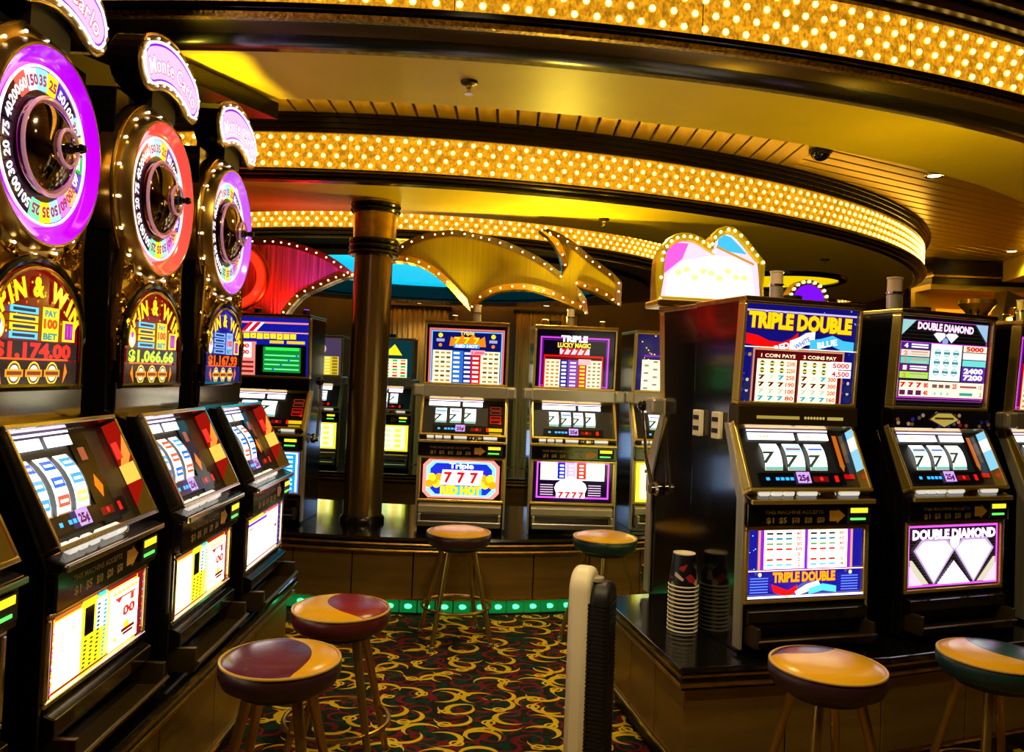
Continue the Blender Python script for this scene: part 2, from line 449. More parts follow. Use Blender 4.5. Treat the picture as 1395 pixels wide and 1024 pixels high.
def belly_double_diamond(A):
    A.rect(0, 0, 1, 1, (0.03, 0.025, 0.02))
    for q in range(22): A.rect(0, 0.02 + q * 0.045, 1, 0.03 + q * 0.045, (0.14, 0.12, 0.08))
    A.frame(0.015, 0.03, 0.985, 0.985, 0.03, MAG)
    for q in range(7):
        k = q * 0.022
        A.poly([(0.03, 0.45 - k), (0.06, 0.45 - k), (0.24 - k * 0.4, 0.07), (0.21 - k * 0.4, 0.07)], (0.6, 0.58, 0.5))
        A.poly([(0.97, 0.45 - k), (0.94, 0.45 - k), (0.76 + k * 0.4, 0.07), (0.79 + k * 0.4, 0.07)], (0.6, 0.58, 0.5))
    A.poly([(0.03, 0.06), (0.03, 0.36), (0.17, 0.06)], (0.75, 0.6, 0.85)); A.poly([(0.97, 0.06), (0.97, 0.36), (0.83, 0.06)], (0.75, 0.6, 0.85))
    A.poly([(0.32, 0.06), (0.5, 0.42), (0.68, 0.06)], (0.9, 0.8, 0.95))
    for q in range(9):
        for sg in (-1, 1):
            u = 0.5 + sg * (0.02 + q * 0.02); v = 0.40 - q * 0.04
            A.rect(u - 0.007, v - 0.015, u + 0.007, v + 0.01, (0.1, 0.05, 0.1))
    gem(A, 0.285, 0.42, 0.44, 0.72, WH, (0.55, 0.45, 0.6)); gem(A, 0.715, 0.42, 0.44, 0.72, WH, (0.55, 0.45, 0.6))
    A.poly([(0.44, 0.80), (0.56, 0.80), (0.54, 0.66), (0.5, 0.61), (0.46, 0.66)], (0.95, 0.9, 1))
    A.text('DOUBLE DIAMOND', 0.5, 0.78, 0.14, (1, 0.92, 1), 0.90, 0.05, 0, (0.35, 0.12, 0.4))

def pay_columns(A, v1):
    A.rect(0.08, 0, 0.92, v1, CRM)
    A.rect(0.32, 0, 0.46, v1, (0.15, 0.4, 0.75)); A.rect(0.46, 0, 0.56, v1, (0.12, 0.15, 0.5)); A.rect(0.56, 0, 0.68, v1, (0.8, 0.08, 0.1))
    nv = 7
    for j in range(nv):
        v = v1 * (j + 0.25) / nv; h = v1 * 0.45 / nv
        for u in (0.11, 0.18, 0.25, 0.71, 0.78, 0.85): A.rect(u, v, u + 0.05, v + h, ((0.75, 0.55, 0.2), (0.3, 0.25, 0.15), (0.6, 0.5, 0.3))[(j + int(u * 20)) % 3])
        for u in (0.34, 0.475, 0.58): A.rect(u, v, u + 0.075, v + h, WH)

def top_red_hot(A):
    A.rect(0, 0, 1, 1, (0.02, 0.02, 0.03)); A.rect(0.03, 0, 0.97, 0.94, (0.04, 0.06, 0.35))
    A.frame(0.03, 0.0, 0.97, 0.94, 0.03, (1, 0.4, 0.35)); A.frame(0.055, 0.0, 0.945, 0.9, 0.02, (0.4, 0.75, 1))
    pay_columns(A, 0.56)
    A.poly([(0.28, 0.64), (0.30, 0.80), (0.38, 0.74), (0.44, 0.84), (0.5, 0.76), (0.58, 0.85), (0.64, 0.75), (0.72, 0.82), (0.74, 0.64)], ORG)
    for i, u in enumerate((0.38, 0.5, 0.62)): A.text('7', u, 0.69, 0.10, YEL, 0.08, 0.06, 0, RED)
    A.text('Triple', 0.5, 0.84, 0.06, YEL, 0.18, 0.03)
    A.rect(0.34, 0.61, 0.66, 0.68, (0.25, 0.6, 0.9)); A.text('RED HOT', 0.5, 0.62, 0.045, WH, 0.28, 0.05)
    for u in (0.17, 0.83):
        A.ell(u, 0.82, 0.04, YEL); A.rect(u - 0.05, 0.71, u + 0.05, 0.76, (0.6, 0.6, 0.8)); A.ell(u, 0.65, 0.03, ORG)
    A.rect(0.55, 0.50, 0.73, 0.58, (1, 0.6, 0.7)); A.text('1,000', 0.64, 0.515, 0.04, RED, 0.15, 0.03)

def belly_red_hot(A):
    A.rect(0, 0, 1, 1, (0.03, 0.02, 0.02))
    def oct_(m, c):
        k = 0.14; q = k * A.h / A.w
        A.poly([(m + q, m), (1 - m - q, m), (1 - m, m + k), (1 - m, 1 - m - k), (1 - m - q, 1 - m), (m + q, 1 - m), (m, 1 - m - k), (m, m + k)], c)
    oct_(0.03, (1, 0.45, 0.4)); oct_(0.075, (0.45, 0.8, 1)); oct_(0.12, (0.06, 0.12, 0.6))
    for sx in (-1, 1):
        for k in range(6): A.ell(0.5 + sx * (0.24 + 0.03 * k), 0.45 + 0.09 * math.sin(k * 2.1), 0.10, (YEL, ORG)[k % 2])
    A.text('Triple', 0.5, 0.76, 0.13, WH, 0.30, 0.03)
    for i, u in enumerate((0.34, 0.5, 0.66)):
        A.poly([(u - 0.1, 0.35), (u + 0.08, 0.35), (u + 0.11, 0.72), (u - 0.07, 0.72)], (1, 0.85, 0.9)); A.text('7', u, 0.42, 0.24, RED, 0.10, 0.05, 0, WH)
    A.rect(0.25, 0.12, 0.76, 0.33, (0.2, 0.6, 0.7)); A.text('RED HOT', 0.5, 0.13, 0.19, YEL, 0.50, 0.06, 0, (0.6, 0.25, 0))

def top_magic(A):
    A.rect(0, 0, 1, 1, (0.03, 0.01, 0.06)); A.frame(0.05, 0.0, 0.93, 0.88, 0.03, MAG); A.frame(0.08, 0.0, 0.9, 0.83, 0.012, PUR)
    A.text('TRIPLE', 0.48, 0.80, 0.10, WH, 0.34, 0.06); A.text('LUCKY MAGIC', 0.48, 0.70, 0.075, YEL, 0.42, 0.05, 0, (0.25, 0.1, 0.4))
    A.rect(0.30, 0.575, 0.68, 0.68, (0.95, 0.8, 0.85))
    for i in range(4): A.text('7', 0.36 + i * 0.085, 0.58, 0.095, RED, 0.07, 0.06)
    A.rect(0.10, 0, 0.86, 0.56, RED); A.rect(0.12, 0, 0.84, 0.53, DRED)
    for (u0, u1, c, d) in ((0.12, 0.31, CRM, (0.75, 0.5, 0.2)), (0.31, 0.41, (0.15, 0.15, 0.5), WH), (0.41, 0.54, (0.45, 0.25, 0.6), (0.9, 0.8, 1)), (0.54, 0.65, (0.75, 0.15, 0.15), YEL), (0.65, 0.84, CRM, (0.6, 0.5, 0.3))):
        A.rect(u0, 0, u1, 0.48, c)
        for j in range(7): cells(A, u0 + 0.005, j * 0.066 + 0.008, u1 - 0.005, j * 0.066 + 0.06, 3 if c is CRM else 1, 1, [d], 0.65)
    A.rect(0.54, 0.40, 0.70, 0.50, (1, 0.7, 0.7))

def belly_magic(A):
    A.rect(0, 0, 1, 1, (0.04, 0.01, 0.08)); A.frame(0.05, 0.1, 0.96, 1.0, 0.04, MAG)
    A.rect(0.10, 0.55, 0.90, 0.98, WH); A.rect(0.31, 0.58, 0.41, 0.98, BLU); A.rect(0.42, 0.62, 0.53, 0.98, (0.75, 0.5, 0.95)); A.rect(0.55, 0.58, 0.67, 0.98, RED)
    for j in range(4):
        for u in (0.34, 0.455, 0.585): A.rect(u, 0.62 + j * 0.09, u + 0.05, 0.66 + j * 0.09, WH)
        for u in (0.13, 0.2, 0.26, 0.70, 0.76, 0.83): A.rect(u, 0.62 + j * 0.09, u + 0.04, 0.66 + j * 0.09, (0.8, 0.75, 0.55))
    for k in range(5):
        A.rect(0.10, 0.18 + k * 0.06, 0.26, 0.20 + k * 0.06, (0.7, 0.6, 0.7)); A.rect(0.70, 0.18 + k * 0.06, 0.86, 0.20 + k * 0.06, (0.7, 0.6, 0.7))
    A.ell(0.48, 0.36, 0.24, (1, 0.85, 0.95), 1.7); A.rect(0.36, 0.38, 0.60, 0.42, WH)
    A.rect(0.30, 0.12, 0.66, 0.27, WH)
    for i in range(4): A.text('7', 0.36 + i * 0.085, 0.13, 0.13, RED, 0.07, 0.06)

def top_sevens(A):
    A.rect(0, 0, 1, 1, (0.06, 0.08, 0.55)); A.rect(0, 0.9, 1, 0.93, (1, 0.5, 0.5))
    for k in range(4): A.poly([(0.12 + k * 0.05, 0.74), (0.16 + k * 0.05, 0.74), (0.28 + k * 0.05, 0.92), (0.24 + k * 0.05, 0.92)], (RED, WH)[k % 2])
    A.rect(0.0, 0.74, 1, 0.76, (1, 0.6, 0.5)); [A.rect(0.08 + k * 0.085, 0.63 + 0.005 * (k % 3), 0.155 + k * 0.085, 0.73, YEL) for k in range(9)]; [A.ell(0.12 + k * 0.17, 0.68, 0.012, (0.5, 0.4, 0)) for k in range(4)]
    A.rect(0.5, 0.56, 0.68, 0.61, (0.95, 0.75, 0.1)); A.rect(0.72, 0.56, 0.95, 0.61, (0.95, 0.75, 0.1))
    A.rect(0, 0.0, 0.33, 0.58, (0.9, 0.5, 0.45)); A.rect(0.01, 0.30, 0.27, 0.56, WH); A.text('6000', 0.13, 0.47, 0.07, RED, 0.22, 0.05); A.text('4,500', 0.13, 0.36, 0.07, RED, 0.22, 0.05)
    for j in range(3): A.rect(0.02, 0.04 + j * 0.08, 0.3, 0.08 + j * 0.08, (0.5, 0.1, 0.1))
    A.rect(0.32, 0.0, 0.97, 0.53, BLK); A.rect(0.42, 0.06, 0.90, 0.50, (0.05, 0.5, 0.15)); A.rect(0.45, 0.44, 0.88, 0.49, (0.2, 0.9, 0.3))
    for j in range(4): A.rect(0.44, 0.10 + j * 0.08, 0.88, 0.125 + j * 0.08, (0.4, 0.9, 0.6)); A.ell(0.55 + 0.1 * j, 0.11 + j * 0.08, 0.02, (0.2, 0.3, 0.8))

def belly_sevens(A):
    A.rect(0, 0, 1, 1, (0.25, 0.35, 0.95)); A.rect(0.03, 0.03, 0.97, 0.97, WH)
    A.rect(0.2, 0.45, 0.5, 0.95, (0.85, 0.1, 0.1)); A.rect(0.62, 0.03, 0.95, 0.95, (0.05, 0.45, 0.75))
    for j in range(8): A.rect(0.66, 0.07 + j * 0.11, 0.91, 0.12 + j * 0.11, (0.7, 0.9, 1))
    for j in range(4): A.rect(0.24, 0.5 + j * 0.115, 0.46, 0.55 + j * 0.115, (1, 0.85, 0.8))

def top_gold(A):
    A.rect(0, 0, 1, 1, (0.25, 0.2, 0.3)); A.ell(0.4, 0.75, 0.18, (0.9, 0.8, 0.75)); A.ell(0.6, 0.7, 0.14, (0.75, 0.6, 0.75)); A.rect(0.05, 0, 0.95, 0.5, (0.8, 0.7, 0.15))
    cells(A, 0.05, 0, 0.95, 0.5, 6, 6, [(0.9, 0.85, 0.4), (0.5, 0.4, 0.1)], 0.7)
def top_green(A):
    A.rect(0, 0, 1, 1, (0.03, 0.18, 0.2)); A.poly([(0.2, 0.6), (0.35, 0.9), (0.5, 0.7), (0.65, 0.9), (0.8, 0.6)], YEL); A.rect(0.1, 0, 0.9, 0.5, CRM); cells(A, 0.1, 0, 0.9, 0.5, 5, 6, [RED, GRN, (0.7, 0.6, 0.4)], 0.6)
def belly_plain(A):
    A.rect(0, 0, 1, 1, (0.75, 0.75, 0.12)); A.rect(0.06, 0.06, 0.94, 0.94, (1, 1, 0.6)); cells(A, 0.1, 0.1, 0.9, 0.9, 4, 4, [(0.6, 0.8, 0.5), (0.9, 0.75, 0.2)], 0.6)
def top_wild(A):
    A.rect(0, 0, 1, 1, (0.06, 0.04, 0.3)); stars(A, 25, 0, 0.5, 1, 1, YEL, 0.02); A.rect(0.1, 0.6, 0.9, 0.64, PUR); A.rect(0.08, 0, 0.92, 0.55, CRM); cells(A, 0.08, 0, 0.92, 0.55, 7, 8, [(0.5, 0.5, 0.4), CRM], 0.5)

def belly_flame(A):
    A.rect(0, 0, 1, 1, (0.04, 0.03, 0.03))
    for k in range(14):
        u = 0.05 + 0.07 * k; h = 0.35 + 0.3 * abs(math.sin(k * 1.9)); A.poly([(u - 0.05, 0.1), (u + 0.05, 0.1), (u + 0.02, 0.1 + h * 0.6), (u, 0.15 + h)], (YEL, ORG, (0.9, 0.2, 0.05))[k % 3])
        A.ell(u, 0.12 + 0.05 * (k % 3), 0.05, (0.1, 0.12, 0.5))

def belly_spin(A, blue=False):
    E_ = (0.12, 0.1, 0.4) if blue else (0.38, 0.02, 0.05)
    A.rect(0, 0, 1, 1, E_)
    A.rect(0.07, 0.02, 0.95, 0.93, (1, 0.75, 0.1))
    for k, (u0, u1) in enumerate(((0.08, 0.32), (0.33, 0.48), (0.49, 0.58), (0.60, 0.94))):
        A.rect(u0, 0.90, u1, 0.98, ((0.6, 0.3, 0.1), (0.95, 0.65, 0.1), (0.1, 0.65, 0.7), (0.45, 0.03, 0.05))[k] if not blue else ((0.9, 0.6, 0.1), (0.9, 0.7, 0.2), (0.8, 0.2, 0.4), (0.8, 0.2, 0.4))[k])
    A.rect(0.08, 0.03, 0.33, 0.88, (1, 1, 0.95))
    if not blue:
        A.rect(0.34, 0.03, 0.59, 0.88, (0.98, 0.85, 0.1)); A.rect(0.36, 0.47, 0.455, 0.85, BLK)
        A.rect(0.475, 0.47, 0.59, 0.88, (0.7, 0.95, 1))
        for j in range(14):
            for u in (0.35, 0.41, 0.47, 0.54):
                if j > 6 and u < 0.45: continue
                A.rect(u, 0.05 + j * 0.058, u + 0.028, 0.08 + j * 0.058, (0.2, 0.15, 0.02) if u < 0.5 else (0.1, 0.5, 0.5))
    else:
        A.rect(0.3, 0.03, 0.62, 0.88, (1, 1, 1)); A.rect(0.08, 0.80, 0.95, 0.86, (0.35, 0.12, 0.6))
    A.rect(0.60, 0.03, 0.94, 0.88, (1, 1, 0.93))
    if not blue:
        for k in range(6): A.poly([(0.62 + k * 0.05, 0.80), (0.66 + k * 0.05, 0.86), (0.68 + k * 0.05, 0.79)], (1, 0.65, 0.15))
        A.rect(0.66, 0.72, 0.90, 0.745, RED); A.poly([(0.67, 0.72), (0.74, 0.72), (0.705, 0.66)], RED); A.rect(0.84, 0.62, 0.88, 0.72, RED)
        A.text('100', 0.80, 0.44, 0.13, (0.9, 0.08, 0.05), 0.20, 0.05); A.rect(0.70, 0.44, 0.755, 0.58, (1, 1, 0.93))
        A.ell(0.80, 0.28, 0.07, YEL, 1.3); A.rect(0.74, 0.2, 0.9, 0.25, DRED); A.rect(0.76, 0.15, 0.88, 0.19, DRED); A.ell(0.67, 0.16, 0.03, YEL, 1.6)
    else:
        A.rect(0.84, 0.45, 0.92, 0.52, (0.9, 0.2, 0.2)); A.rect(0.1, 0.72, 0.22, 0.75, (0.5, 0.2, 0.3))
    for j in range(5): A.rect(0.11, 0.70 - j * 0.05, 0.14, 0.715 - j * 0.05, (0.6, 0.5, 0.3)); A.rect(0.2, 0.72, 0.23, 0.74, (0.7, 0.6, 0.3))
    cols = [(0.9, 0.3, 0.9), (0.3, 0.4, 1), (1, 0.4, 0.1), (0.6, 0.9, 1), (1, 0.7, 0.2), (0.3, 0.2, 0.8), (0.4, 0.8, 0.9), (0.2, 0.6, 0.2)]
    for j in range(16):
        A.ell(0.035, 0.06 + j * 0.056, 0.017, cols[j % 8], n=6)
        if j % 2: A.ell(0.972, 0.06 + j * 0.056, 0.012, cols[(j + 3) % 8], n=6)

# ------------------------------------------------------------------ slot machine (front faces local -Y, origin on the counter)
def tiltM(y0, z0, y1, z1):
    # plane running from (y0,z0) up to (y1,z1): local x, outward -y, up z
    a = math.atan2(y1 - y0, z1 - z0)
    return Matrix.Translation((0, y0, z0)) @ Matrix.Rotation(-a, 4, 'X'), math.hypot(y1 - y0, z1 - z0)

def bars(m, x0, x1, z0, z1, t, y0, y1, M=None):
    m.box(x0, x1, y0, y1, z0, z0 + t, M); m.box(x0, x1, y0, y1, z1 - t, z1, M)
    m.box(x0, x0 + t, y0, y1, z0 + t, z1 - t, M); m.box(x1 - t, x1, y0, y1, z0 + t, z1 - t, M)

def reel_symbols(m, M, x, z0, h, R, w, seed, style):
    rnd = random.Random(seed)
    def P(u, ang, k): return (x + u * w, -(R * math.cos(ang) - R * math.cos(HALF)) - k, z0 + h / 2 + R * math.sin(ang) * 1.0)
    HALF = math.asin(min(0.99, h / 2 / R))
    def patch(u0, u1, a0, a1, c, k):
        n = 6; vs = []; fs = []
        for i in range(n + 1):
            a = a0 + (a1 - a0) * i / n
            vs += [P(u0, a, k), P(u1, a, k)]
        fs = [(2 * i, 2 * i + 1, 2 * i + 3, 2 * i + 2) for i in range(n)]
        m.add(vs, fs, M, lin(c))
    patch(-0.5, 0.5, -HALF, HALF, (1, 1, 0.97), 0)
    if style == 'bars':
        for k in range(3):
            a = (-0.75 + 0.62 * k) * HALF
            c = [(0.05, 0.3, 0.65), (0.2, 0.5, 0.85), (0.85, 0.25, 0.15), (0.9, 0.75, 0.3)][rnd.randrange(4)]
            patch(-0.38, 0.38, a, a + 0.36 * HALF, c, 0.001); patch(-0.26, 0.26, a + 0.12 * HALF, a + 0.22 * HALF, (0.95, 0.95, 0.9), 0.002)
        patch(0.40, 0.5, -HALF, HALF, (0.25, 0.3, 0.32), 0.001)
    else:
        patch(-0.5, 0.5, -HALF, -0.75 * HALF, (0.3, 0.55, 0.5), 0.001); patch(-0.5, 0.5, 0.25 * HALF, 0.8 * HALF, [(0.95, 0.95, 0.9), (0.55, 0.75, 0.9), (0.9, 0.85, 0.85)][seed % 3], 0.001)
        patch(-0.42, 0.42, 0.45 * HALF, 0.6 * HALF, [(0.95, 0.95, 0.9), (0.4, 0.2, 0.2), (0.1, 0.3, 0.6)][seed % 3], 0.002)
        # a leaning seven
        vs, fs = glyph('7', 0.03)
        q = [P((a - 0.28) * 1.3 + b * 0.22, (b * 1.15 - 0.75 + 0.25 * (seed % 3 == 0)) * HALF, 0.003) for a, b in vs]
        m.add(q, fs, M, lin((0.12, 0.18, 0.12)))
    patch(-0.5, 0.5, -HALF, -0.94 * HALF, (0.5, 0.4, 0.3), 0.002)

def lower_half(t, spec):
    """cabinet below the top box: tray, belly glass, bill console, button deck, reel window"""
    Wd = spec.get('w', 0.57); hw = Wd / 2
    bt = spec.get('belly_top', 0.485); dz = spec.get('deck_dz', 0.0)
    # tray
    m = MB(); m.prism([(0.0, 0.04), (-0.09, 0.04), (-0.115, 0.075), (-0.105, 0.08), (-0.08, 0.055), (0.0, 0.055)], -hw + 0.02, hw - 0.02, 'x')
    m.box(-hw + 0.02, -hw + 0.035, -0.10, 0.0, 0.045, 0.12); m.box(hw - 0.035, hw - 0.02, -0.10, 0.0, 0.045, 0.12)
    m.build('coin_tray', SILVER if spec.get('tray') == 'silver' else BRONZE, t, bevel=0.003)
    m = MB(); m.prism([(-0.004, 0.10), (-0.05, 0.125), (-0.05, 0.165), (-0.004, 0.185)], -hw + 0.015, hw - 0.015, 'x'); m.build('tray_hood', SILVER if spec.get('tray') == 'silver' else BLACK, t, bevel=0.003)
    # belly glass
    m = MB(); bars(m, -hw + 0.005, hw - 0.005, 0.19, bt, 0.016, -0.028, 0.01); m.build('belly_frame', spec.get('trim', CHAMP), t, bevel=0.004)
    A = Art(Wd - 0.04, bt - 0.22); spec['belly'](A); A.build('belly_glass', Matrix.Translation((0, -0.012, 0.205)), t, spec.get('bmat', LITB))
    # console with the bill acceptor
    m = MB(); m.box(-hw, hw, -0.045, 0.02, bt + 0.002, 0.575 + dz); m.build('console', BLACK, t, bevel=0.005)
    A = Art(Wd, 0.085)
    A.text('THIS MACHINE ACCEPTS', 0.36, 0.55, 0.17, (0.5, 0.4, 0.15), 0.46, 0.02)
    for i, s in enumerate(('$1', '$5', '$10', '$20', '$50')): A.text(s, 0.17 + i * 0.10, 0.15, 0.24, (0.55, 0.45, 0.2), 0.06, 0.03)
    A.poly([(0.64, 0.2), (0.70, 0.2), (0.70, 0.1), (0.77, 0.45), (0.70, 0.8), (0.70, 0.7), (0.64, 0.7)], (0.75, 0.55, 0.12))
    A.build('accept_notice', Matrix.Translation((0, -0.0455, 0.488 + dz)), t, PRINT)
    m = MB(); m.box(hw - 0.125, hw - 0.02, -0.056, -0.045, 0.498 + dz, 0.562 + dz); o = m.build('bill_acceptor', BLACKM, t, bevel=0.003)
    m = MB(); m.box(hw - 0.115, hw - 0.035, -0.058, -0.055, 0.538 + dz, 0.557 + dz); m.build('bill_slot', LED_Y, o)
    m = MB(); m.box(hw - 0.115, hw - 0.045, -0.058, -0.055, 0.510 + dz, 0.518 + dz); m.build('indicator_light', LED_G, o)
    # button deck
    m = MB(); m.prism([(0.02, 0.575 + dz), (-0.055, 0.575 + dz), (-0.06, 0.592 + dz), (0.03, 0.622 + dz)], -hw + 0.004, hw - 0.004, 'x'); m.build('button_deck', PURPLEDECK, t, bevel=0.004)
    m = MB(); m.box(-hw + 0.002, hw - 0.002, -0.068, -0.055, 0.574 + dz, 0.592 + dz); m.build('deck_edge', spec.get('trim', CHAMP), t, bevel=0.004)
    MD = Matrix.Translation((0, -0.02, 0.607 + dz)) @ Matrix.Rotation(math.atan2(0.03, 0.09), 4, 'X')
    big = spec.get('buttons', [(-0.21, 0.045), (-0.155, 0.045), (-0.10, 0.045), (-0.015, 0.085), (0.18, 0.09)])
    for x, w in big:
        m = MB(); m.box(x - w / 2, x + w / 2, -0.019, 0.019, 0.0, 0.017, MD); m.build('button', BUTTON, t, bevel=0.004)
    m = MB(); m.lathe([(0.001, 0.016), (0.03, 0.014), (0.036, 0.0)], 16, MD @ Matrix.Translation((0.085, 0, 0)) @ Matrix.Diagonal((1.2, 0.6, 1, 1))); m.build('coin_entry', CHROME, t, smooth=True)
    # reel window
    M, L = tiltM(-0.005, 0.605 + dz, *spec.get('reel_top', (0.125, 0.86)))
    dep = spec.get('bezel', 0.05)
    m = MB(); bars(m, -hw + 0.002, hw - 0.002, -0.005, L, 0.014, -dep, 0.02, M); m.build('reel_bezel', spec.get('trim', CHAMP), t, bevel=0.003)
    m = MB(); m.box(-hw + 0.014, hw - 0.014, 0.001, 0.012, 0.008, L - 0.012, M); m.build('reel_back', BLACKM, t)
    nr = spec.get('reels', 3); rx = spec.get('reel_x', (-0.17, 0.145)); x0, x1 = rx
    sp = (x1 - x0) / nr; rh = L * spec.get('reel_h', 0.39); rz = L * spec.get('reel_z', 0.34)
    for i in range(nr):
        m = MB(); reel_symbols(m, M, x0 + sp * (i + 0.5), rz, rh, rh * 1.15, sp * 0.76, i + spec.get('seed', 0), spec.get('style', 'seven'))
        m.build('reel', LITB, t)
    for (a, b) in ((x0 - 0.035 * spec.get('wide', 1), (x0 + x1) / 2 + 0.025), ((x0 + x1) / 2 + 0.045, x1 + 0.03)):
        A = Art(b - a, 0.03, WH)
        if spec.get('style') != 'bars': [A.rect(0.25 + 0.07 * q, 0.3, 0.30 + 0.07 * q, 0.65, (1, 0.6, 0.35)) for q in range(3)]
        A.build('light_strip', M @ Matrix.Translation(((a + b) / 2, -0.006, L - 0.062)), t, LITB)
    A = Art(x1 - x0 + 0.07, 0.007, (0.9, 0.8, 1)); A.build('light_strip', M @ Matrix.Translation(((x0 + x1) / 2, -0.006, L - 0.025)), t, LITB)
    # credit meters and coin value plate
    A = Art(0.40, 0.05, BLK)
    [A.rect(0.08 + 0.055 * q, 0.38, 0.12 + 0.055 * q, 0.62, (0.15, 0.55, 1)) for q in range(6) if q != 1]
    A.rect(0.62, 0.25, 0.80, 0.7, (0.3, 0.02, 0.02)); A.rect(0.88, 0.25, 0.92, 0.75, (1, 0.05, 0.03)); A.ell(0.72, 0.5, 0.16, (0.8, 0.1, 0.08))
    A.build('credit_meter', M @ Matrix.Translation((0, -0.006, 0.035)), t, LITB)
    A = Art(0.062, 0.046, (0.75, 0.6, 0.95)); A.text('25¢', 0.5, 0.22, 0.5, (0.3, 0.02, 0.15), 0.8, 0.05); A.build('coin_value_plate', M @ Matrix.Translation((spec.get('plate_x', 0.0), -0.014, 0.04)), t, LIT)
    if spec.get('side_art', True):
        A = Art(0.06, L - 0.09, (0.10, 0.03, 0.01)); A.rect(0.1, 0.3, 0.45, 0.95, (0.7, 0.35, 0.05)); A.poly([(0.05, 0.3), (0.5, 0.3), (0.28, 0.15)], (0.6, 0.4, 0.1)); A.rect(0.6, 0.35, 0.95, 0.95, (0.3, 0.2, 0.05)); A.rect(0.0, 0.0, 1, 0.1, (0.7, 0.02, 0.02))
        A.build('feature_panel', M @ Matrix.Translation((hw - 0.065, -0.004, 0.06)), t, LIT)
        A = Art(dep - 0.006, L * 0.6, (0.5, 0.75, 0.9)); A.rect(0, 0.5, 1, 0.8, WH); A.build('bezel_side_paint', M @ Matrix.Translation((hw - 0.0165, -dep / 2, 0.09)) @ Matrix.Rotation(-PI / 2, 4, 'Z'), t, LIT)
    if spec.get('icons'):
        A = Art(0.10, L - 0.05, BLK)
        for k, v in enumerate((0.85, 0.72, 0.56, 0.44)): A.frame(0.15, v - 0.05, 0.85, v + 0.05, 0.015, RED if k > 1 else (0.6, 0.15, 0.1)); 
        A.ell(0.8, 0.4, 0.04, RED); A.rect(0.05, 0.14, 0.95, 0.24, (0.9, 0.7, 0.05)); A.rect(0.1, 0.02, 0.9, 0.1, (0.6, 0.5, 0.05))
        A.build('feature_panel', M @ Matrix.Translation((hw - 0.075, -0.004, 0.015)), t, LIT)

def candle(t, x, y, z, s=1.0):
    c = empty('service_light', (x, y, z), 0, t)
    m = MB(); m.lathe([(0.001, 0), (0.027 * s, 0), (0.027 * s, 0.062 * s), (0.022 * s, 0.066 * s)], 16); m.build('lower_tier', SILVER, c, True)
    m = MB(); m.lathe([(0.022 * s, 0.064 * s), (0.029 * s, 0.066 * s), (0.029 * s, 0.074 * s), (0.022 * s, 0.076 * s)], 16); m.build('collar', CHROME, c, True)
    m = MB(); m.lathe([(0.025 * s, 0.074 * s), (0.025 * s, 0.118 * s), (0.028 * s, 0.12 * s), (0.028 * s, 0.126 * s), (0.001, 0.13 * s)], 16); m.build('upper_tier', mat('frosted_lamp', (0.75, 0.6, 0.4), 0.3), c, True)

def lever(t, side, hw, y=0.16, z=0.55, lean=-0.02):
    m = MB(); m.lathe([(0.001, 0.0), (0.032, 0.0), (0.032, 0.02), (0.022, 0.03), (0.022, 0.05), (0.001, 0.05)], 16, Matrix.Translation((side * hw, y, z)) @ Matrix.Rotation(side * PI / 2, 4, 'Y')); a = m.build('lever_hub', CHROME, t, True)
    m = MB(); m.tube([(side * (hw + 0.035), y, z), (side * (hw + 0.045), y + lean, z + 0.12), (side * (hw + 0.05), y + lean * 2, z + 0.36)], 0.011, 8, taper=0.007); m.build('lever_arm', CHROME, t, True)
    m = MB(); m.ball((side * (hw + 0.05), y + lean * 2, z + 0.385), 0.028, n=14); m.build('lever_knob', BLACK, t, True)

